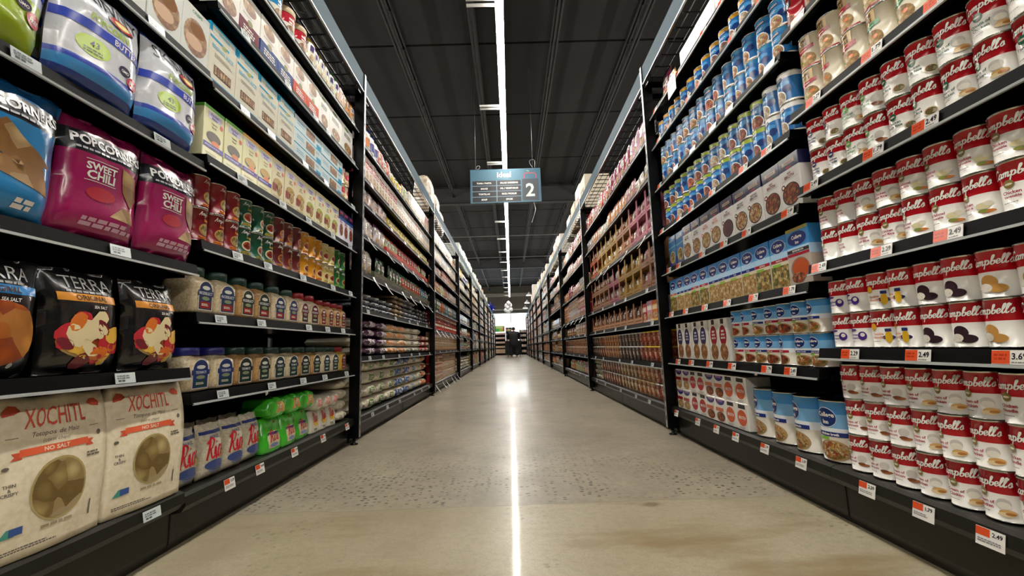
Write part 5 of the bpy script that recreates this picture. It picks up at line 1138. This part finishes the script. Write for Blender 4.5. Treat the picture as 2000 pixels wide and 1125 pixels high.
GL = bpy.data.materials.new('window_glass'); GL.use_nodes = True; g = GL.node_tree; g.nodes.remove(g.nodes['Principled BSDF']); t1 = g.nodes.new('ShaderNodeBsdfTransparent'); t2 = g.nodes.new('ShaderNodeBsdfGlossy'); t2.inputs['Roughness'].default_value = .02; mx = g.nodes.new('ShaderNodeMixShader'); mx.inputs[0].default_value = .06
g.links.new(t1.outputs[0], mx.inputs[1]); g.links.new(t2.outputs[0], mx.inputs[2]); g.links.new(mx.outputs[0], g.nodes['Material Output'].inputs[0])
b = MB(); b.box(WX0, YF+.03, ZB, WX1, YF+.036, ZW, GL); link('window_glass', b.build('window_glass'), wn)

# ---------------------------------------------------------------- linear lights
def emat(name, hexc, e): return mat(name, hexc, .5, emis=e)
EM = emat('led_diffuser', '#fff9ee', LAMP); EM2 = emat('pendant_lens', '#fff9ee', 4); HS = mat('white_light_housing', '#d8d8d6', .5)
def strip(x, y0, y1, lab, hw=.034, brk=True):
    r = link('linear_light', None, None, lab, 'ceiling light', None, None, (x, y0, 3.6)); r.empty_display_size = .2
    b = MB(); b.box(-hw-.004, 0, .0, hw+.004, y1-y0, .055, HS); link('housing', b.build('housing'), r)
    n = int(round((y1-y0)/2.44)); L = (y1-y0)/n
    b = MB(); b.box(-hw, .004, -.018, hw, L-.004, 0, EM); me = b.build('diffuser')
    for k in range(n): link('diffuser', me, r, loc=(0, k*L, 0))
    if brk:
        b = MB()
        for q in (0, .07): b.box(-.30, q, .01, -.03, q+.022, .03, HS)
        me = b.build('mounting_bracket'); yy = 3.5-y0-1.74*5
        while yy < y1-y0-.3:
            if yy > 0: link('mounting_bracket', me, r, loc=(0, yy, 0))
            yy += 1.74
    b = MB(); yy = 1.0
    while yy < y1-y0: b.tube([(0, yy, .05), (0, yy, ZC-3.6-.03)], .0025, JM, 6); yy += 2.9
    link('hanging_rod', b.build('hanging_rod'), r)
    return r
strip(-.018, -6.4, 26.6, 'long white linear light running down the middle of the aisle ceiling')
strip(-3.0, -6.4, 26.6, 'added unseen linear light over the neighbouring aisle on the left', brk=False); strip(3.0, -6.4, 26.6, 'added unseen linear light over the neighbouring aisle on the right', brk=False)  # both added out of view as fill light for the upper shelves
for i, (x, y, z) in enumerate([(1.05, 26.5, 3.15), (1.0, 28.3, 3.0), (1.1, 24.6, 3.4)]):
    b = MB(); b.lathe([(.16, -.0), (.17, .02), (.06, .12), (.03, .2)], HS, 20, cap1=HS); e = MB(); e.lathe([(.155, -.004), (.155, 0)], EM2, 20, cap0=EM2, cap1=EM2)
    r = one('pendant_lamp', b, '%s round pendant lamp near the storefront above the right shelves' % ['middle', 'farthest', 'nearest'][i], 'ceiling light', (x, y, z), 0, None, [('lamp_lens', e)])
    c = MB(); c.tube([(0, 0, .18), (0, 0, ZC-z-.03)], .006, JM, 6); link('hanging_rod', c.build('hanging_rod'), r)

# ---------------------------------------------------------------- aisle sign
sg = link('aisle_sign', None, None, 'hanging blue-grey aisle sign with the white number two', 'sign', None, None, (-.012, 6.0, 2.57)); sg.rotation_euler = (0, 0, -.012)
W_, H_ = 1.02, .505; SM = mat('teal_sign_metal', '#4f7488', .35, .3); SD = mat('charcoal_sign_panel', '#26272e', .35); SG = mat('pale_sign_line', '#7c98a8', .4, .2)
b = MB(); rbox(b, W_, .02, H_, [(H_, SM)]); link('board', b.build('board'), sg)
b = MB(); A = Art(b, flat)
rows_ = [('TUNA / PASTA', 'SALAD DRESSING'), ('SAUCE', 'OIL / VEGETABLES'), ('TORTILLAS', 'RICE / PICKLES'), ('SOUP', 'SPICES')]
A.rect(-.485, .015, .225, .335, SG, 1)
for i, rr in enumerate(rows_):
    z = .3-.082*i
    A.rect(-.482, z-.04, -.135, z+.033, SD, 2); A.rect(-.122, z-.04, .222, z+.033, SD, 2)
    A.text(rr[0], -.31, z-.004, .026, WHITE, 3, .28, .045); A.text(rr[1], .05, z-.004, .026, WHITE, 3, .28, .045)
A.rect(.24, .02, .475, .345, mat('grey_number_panel', '#4a5058', .4), 1)
link('lettering_panel', b.build('lettering_panel'), sg, 'dark rows of white lettering')
b = MB(); A = Art(b, flat); A.text('2', .355, .18, .2, pr('#dfe8ea'), 4, None, .025); link('number', b.build('number'), sg, 'white number two')
b = MB(); A = Art(b, flat); A.text('ideal', -.02, .42, .085, WHITE, 3, None, .03); A.bars(-.12, .1, .365, .005, pr('#9cb4c0'), 1, 3); link('logo', b.build('logo'), sg, 'white lower-case wordmark')
b = MB(); A = Art(b, flat); RP = pr('#c86a78')
A.rect(.262, .35, .277, .41, RP, 3); A.rect(.435, .35, .45, .41, RP, 3); A.rect(.29, .425, .422, .44, RP, 3)
A.polys([[(.277, .41), (.262, .41), (.29, .44), (.29, .425)], [(.45, .41), (.435, .41), (.422, .425), (.422, .44)]], RP, 3); A.polys([[(.3, .468), (.34, .452), (.35, .462), (.32, .478)]], pr('#8fc0a0'), 3)
link('bag_emblem', b.build('bag_emblem'), sg, 'pink bag handle with green leaf')
WR = mat('hanging_wire', '#b8bcc0', .35, .8)
for x, lp in ((-.43, [(.0, .0), (.02, .045), (.055, .05), (.06, .02), (.03, .0), (.0, .02)]), (.4, [(.0, .0), (-.04, .07), (-.035, .11), (.01, .12), (.035, .09), (.03, .0)])):
    b = MB(); b.tube([(x, .01, H_), (x, .01, ZC-2.57-.06)], .0022, WR, 6); P = catmull([(x+a, H_+c+.01) for a, c in lp], 5); b.tube([(p[0], .008, p[1]) for p in P], .003, WR, 6); link('hanging_wire', b.build('hanging_wire'), sg)
b = MB(); b.tube([(p[0], .03, p[1]) for p in catmull([(.4, 0), (.42, -.1), (.4, -.18), (.38, -.24), (.36, -.3)], 5)], .004, WR, 6); link('loose_wire', b.build('loose_wire'), sg)

# ---------------------------------------------------------------- balloons
def blob(pts, m, name, n=16):
    b = MB()
    for (x, y, z, r) in pts:
        rings = [[(x+r*math.sin(PI*j/n)*math.cos(2*PI*k/20), y+r*math.sin(PI*j/n)*math.sin(2*PI*k/20), z-r*math.cos(PI*j/n)*1.06) for k in range(20)] for j in range(1, n)]
        b.rings(rings, m, True, m, m)
    return b.build(name)
BW = mat('white_balloon', '#e4e6ea', .2, coat=.5)
r = link('balloon_cluster', None, None, 'cluster of white balloons hanging below the far end of the light', 'balloons', None, None, (-.1, 24.6, 3.5))
r.location.z = 2.73
import itertools
R = random.Random(5)
for k, (x, z) in enumerate([(-.1, .12), (.1, .14), (0, -.02), (-.13, -.12), (.13, -.1), (0, -.2), (.02, .24), (-.02, .05)]):
    link('balloon', blob([(0, 0, 0, .125)], BW, 'balloon'), r, loc=(x, R.uniform(-.1, .1), z))
b = MB(); b.tube([(0, 0, .3), (.075, 0, .832)], .004, WR, 6); link('string', b.build('string'), r)
b = MB(); BF = mat('blue_foil', '#2430a8', .25, .5); n = 12
vs = [(0, -.09, 0), (0, .09, 0)]+[((.34 if k % 2 == 0 else .13)*math.cos(2*PI*k/24), 0, (.34 if k % 2 == 0 else .13)*math.sin(2*PI*k/24)) for k in range(24)]
b.add(vs, [(0, 2+(k+1) % 24, 2+k) for k in range(24)]+[(1, 2+k, 2+(k+1) % 24) for k in range(24)], BF)
one('foil_balloon', b, 'blue starburst foil balloon above the far end of the left shelves', 'balloon', (-.98, 21.5, 2.45), .2)

# ---------------------------------------------------------------- storefront displays beyond the aisle
def endrack(x0, x1, y, zs, top, lab, cols, name='display_rack'):
    r = link(name, None, None, lab, 'shelves', None, None, ((x0+x1)/2, y, 0)); w_ = x1-x0
    b = MB()
    for e in (-w_/2, w_/2-.03): b.box(e, 0, 0, e+.03, .45, top, BLACK)
    b.box(-w_/2, .44, 0, w_/2, .45, top, DARK); link('frame', b.build('frame'), r)
    for z in zs: b = MB(); b.box(-w_/2+.03, -.01, z-.05, w_/2-.03, .44, z-.001, BLACK); link('shelf', b.build('shelf'), r)
    return r, w_
er, w_ = endrack(-1.05, -.35, 28.0, [.12, .46, .74, 1.02, 1.3], 1.45, 'low black display rack of pale boxes beyond the left shelves', None)
gen('g_fb', 'box', 'pale pink box', '#e4d4d4', '#b04c50', .115, .13); gen('g_fb2', 'box', 'cream jar box', '#d8c4a8', '#9c5a44', .115, .13)
for i, z in enumerate([.12, .46, .74, 1.02, 1.3]):
    for j in range(5):
        p = PR['g_fb' if i > 1 else 'g_fb2']; lv = 2 if i == 0 else 1
        for q in range(lv): 
            o = link(p.name, p.root, None, '%s%s, %s from left on %s of the far low rack' % (['', 'upper '][q], p.desc, ordn(j+1), ('top level' if i == 4 else ordn(i+1)+' level up')), 'box', 'boxes on the far low display rack', None, (-1.05+.09+.127*j, 28.03, z+q*p.h))
b = MB(); rbox(b, .62, .02, .38, [(.38, pr('#9cc832', .4))]); A = Art(b, flat); A.rect(-.3, .02, -.05, .2, pr('#4ca85c'), 1); A.bars(-.2, .25, .3, .03, WHITE, 2, 2); A.rect(.18, .05, .3, .3, pr('#d8584c'), 1)
one('display_sign', b, 'bright green sign on top of the far low rack', 'sign', (-.7, 28.2, 1.5))
er, w_ = endrack(-.32, .06, 27.6, [.15, .5, .85, 1.2, 1.5], 1.75, 'narrow display stand in the middle beyond the person', None)
for i, z in enumerate([.15, .5, .85, 1.2, 1.5]):
    for j, k_ in enumerate(('g_tan', 'g_crm', 'g_olv', 'g_circ')[:3]):
        p = PR[k_]; link(p.name, p.root, None, '%s, %s from left on %s level of the narrow stand' % (p.desc, ordn(j+1), ordn(i+1)), 'box', None, None, (-.24+.105*j, 27.62, z))
er, w_ = endrack(.55, 1.25, 28.0, [.15, .5, .85, 1.15, 1.42], 1.6, 'display rack of mixed pink and grey packets at the far right', None)
for i, z in enumerate([.15, .5, .85, 1.15, 1.42]):
    for j in range(6):
        p = PR[['g_mag', 'g_gry', 'g_crm'][(i+j) % 3]]; link(p.name, p.root, None, '%s, %s from left on %s level of the far right rack' % (p.desc, ordn(j+1), ordn(i+1)), 'box', None, None, (.63+.1*j, 28.02, z))
for i, (x, col_, w1, h1) in enumerate([(-.05, '#b0b8a8', .3, .36), (.28, '#3c6c70', .1, .4), (.62, '#d0c050', .14, .4), (-.55, '#7ca8a8', .12, .25), (.9, '#c0b8b0', .4, .3)]):
    b = MB(); b.box(-w1/2, 0, 0, w1/2, .02, h1, pr(col_)); b.box(-.01, .005, -.9, .01, .02, 0, BLACK); b.box(-.12, -.1, -.92, .12, .12, -.9, BLACK)
    one('poster_stand', b, ['pale grey', 'dark teal', 'yellow', 'light teal', 'beige wide'][i]+' poster stand in front of the bright window', 'sign', (x, 29.2, .92+(1.0 if i < 0 else .86)-.86))
# ---------------------------------------------------------------- person at the far end, seen from behind, leaning to a low cart
def skinned(name, V, Ed, mt, parent=None, root=0, sub=2):
    me = bpy.data.meshes.new(name); me.from_pydata([v[:3] for v in V], Ed, []); me.materials.append(mt)
    o = bpy.data.objects.new(name, me); C.objects.link(o)
    if parent: o.parent = parent
    o.modifiers.new('Skin', 'SKIN'); sm = o.modifiers.new('Sub', 'SUBSURF'); sm.levels = sub; sm.render_levels = sub
    sk = me.skin_vertices[0].data
    for i, v in enumerate(V):
        r = v[3]; sk[i].radius = r if isinstance(r, tuple) else (r, r); sk[i].use_root = (i == root)
    return o
SKN = mat('skin', '#a87c60', .55); CLO = mat('black_jacket_cloth', '#17181d', .85, noise=(9, '#101116')); PNT = mat('dark_navy_trousers', '#15171f', .85); HAIR = mat('dark_hair', '#17120f', .6); SHOE = mat('tan_shoes', '#9c7c4c', .6)
px, pyy = .14, 22.3
ch = lambda a, b: [(i, i+1) for i in range(a, b)]
# body: pelvis, spine leaning forward (away from the camera), arms reaching forward
V = [(0, 0, .86, (.11, .085)), (0, .03, 1.0, (.11, .085)), (0, .09, 1.15, (.14, .105)), (0, .16, 1.28, (.17, .11)), (0, .2, 1.35, (.09, .08)), (0, .225, 1.41, .055)]
Ed = ch(0, 5)
def limb(st, pts):
    a = st
    for p in pts: V.append(p); Ed.append((a, len(V)-1)); a = len(V)-1
for s in (-1, 1):
    limb(3, [(s*.17, .19, 1.29, .062), (s*.25, .22, 1.15, .052), (s*.25, .33, 1.0, .043), (s*.215, .5, .97, .032)])
    limb(0, [(s*.095, .0, .74, .095), (s*.105, .03, .44, .064), (s*.11, -.02, .12, .042), (s*.112, -.015, .06, .042)])
per = skinned('person', V, Ed, SKN); per['label'] = 'person in black jacket and dark trousers, seen from behind, leaning over a cart'; per['category'] = 'person'
per.location = (px, pyy, 0); per.scale = (1.12, 1.05, .95)
# head with face (it looks away from the camera) and ears
def egg(name, c, rx, ry, rz, m, par, n=18, f=None):
    b = MB(); R_ = []
    for j in range(1, n):
        t = PI*j/n; ring = []
        for k in range(24):
            a = 2*PI*k/24; x, y, z = rx*math.sin(t)*math.cos(a), ry*math.sin(t)*math.sin(a), -rz*math.cos(t)
            if f: x, y, z = f(x, y, z)
            ring.append((c[0]+x, c[1]+y, c[2]+z))
        R_.append(ring)
    b.rings(R_, m, True, m, m); return link(name, b.build(name), par)
def headf(x, y, z):
    k = 1-.22*max(0, -z/.115)**1.5; x *= k
    if y > 0: y += .016*math.exp(-((z+.012)/.02)**2-(x/.014)**2)+.006*math.exp(-((z+.05)/.012)**2-(x/.025)**2)-.008*math.exp(-((z-.015)/.016)**2-((abs(x)-.03)/.014)**2)
    return x, y, z
hc = (0, .27, 1.49)
egg('head', hc, .074, .09, .112, SKN, per, 26, headf)
for s in (-1, 1):
    egg('ear', (s*.074, .265, 1.485), .012, .02, .03, SKN, per, 10); egg('eye', (s*.03, .347, 1.505), .011, .008, .008, pr('#e8e4de'), per, 10)
egg('hair', (0, .255, 1.515), .083, .09, .1, HAIR, per, 20, lambda x, y, z: (x, y*(1 if y < .03 else .75), z if z > -.055 else -.055))
# clothes follow the body
V = [(0, -.01, .5, (.26, .2)), (0, -.01, .74, (.24, .19)), (0, .02, .95, (.215, .175)), (0, .08, 1.13, (.225, .17)), (0, .15, 1.27, (.215, .14)), (0, .19, 1.355, (.085, .08))]; Ed = ch(0, 5)
for s in (-1, 1): limb(4, [(s*.19, .19, 1.29, .09), (s*.265, .22, 1.15, .078), (s*.265, .33, 1.0, .062), (s*.225, .46, .975, .05)])
skinned('jacket', V, Ed, CLO, per)
V = [(0, 0, .84, (.18, .14))]; Ed = []
for s in (-1, 1): limb(0, [(s*.11, .0, .7, .135), (s*.13, .03, .44, .11), (s*.135, -.02, .14, .095), (s*.13, -.015, .07, .09)])
skinned('trousers', V, Ed, PNT, per)
for s in (-1, 1):
    b = MB(); R_ = []
    for y, w1, h1 in ((-.09, .03, .05), (-.07, .042, .075), (0, .042, .085), (.07, .048, .06), (.14, .048, .045), (.18, .03, .03)):
        R_.append([(s*.118+w1*math.cos(2*PI*k/16), y, max(.0, h1/2+h1/2*math.sin(2*PI*k/16))) for k in range(16)])
    b.rings(R_, SHOE, True, SHOE, SHOE); link('shoe', b.build('shoe'), per)
    # hand closed on the cart handle: palm, four fingers, thumb
    V = [(s*.215, .5, .972, .03), (s*.212, .545, .975, (.036, .018)), (s*.21, .575, .978, (.038, .016))]; Ed = ch(0, 2)
    for q, L_ in enumerate((.9, 1, .95, .75)):
        x = s*.21+(q-1.5)*.019; limb(2, [(x, .6, .99, .0085), (x, .6+.022*L_, .985, .008), (x, .6+.022*L_, .985-.028*L_, .0075), (x, .6, .948, .007)])
    limb(1, [(s*.21-s*.034, .56, .965, .0105), (s*.21-s*.044, .585, .955, .009), (s*.21-s*.04, .606, .948, .008)])
    skinned('hand', V, Ed, SKN, per, 1, 1)
# low stocking cart the person leans on
r = link('stock_cart', None, None, 'low black stocking cart in front of the person', 'cart', None, None, (px, pyy+.6, 0))
CP = mat('black_plastic', '#141416', .5)
b = MB(); b.tube([(-.36, 0, .967), (.36, 0, .967)], .013, CP, 12); link('handle', b.build('handle'), r)
b = MB()
for s in (-1, 1): b.tube([(s*.35, 0, .967), (s*.36, .02, .5), (s*.36, .04, .12)], .014, CP, 10)
b.box(-.46, .1, .1, .42, .75, .14, CP); b.box(-.46, .1, .14, -.44, .75, .7, CP); b.box(.4, .1, .14, .42, .75, .7, CP); b.box(-.46, .1, .14, .42, .12, .82, CP); link('deck', b.build('deck'), r)
for x in (-.32, .32):
    for y in (.12, .66):
        b = MB(); b.rings([[(x+dx, y+.05*math.cos(2*PI*k/20), .05+.05*math.sin(2*PI*k/20)) for k in range(20)] for dx in (-.015, .015)], CP, True, CP, CP); link('wheel', b.build('wheel'), r)
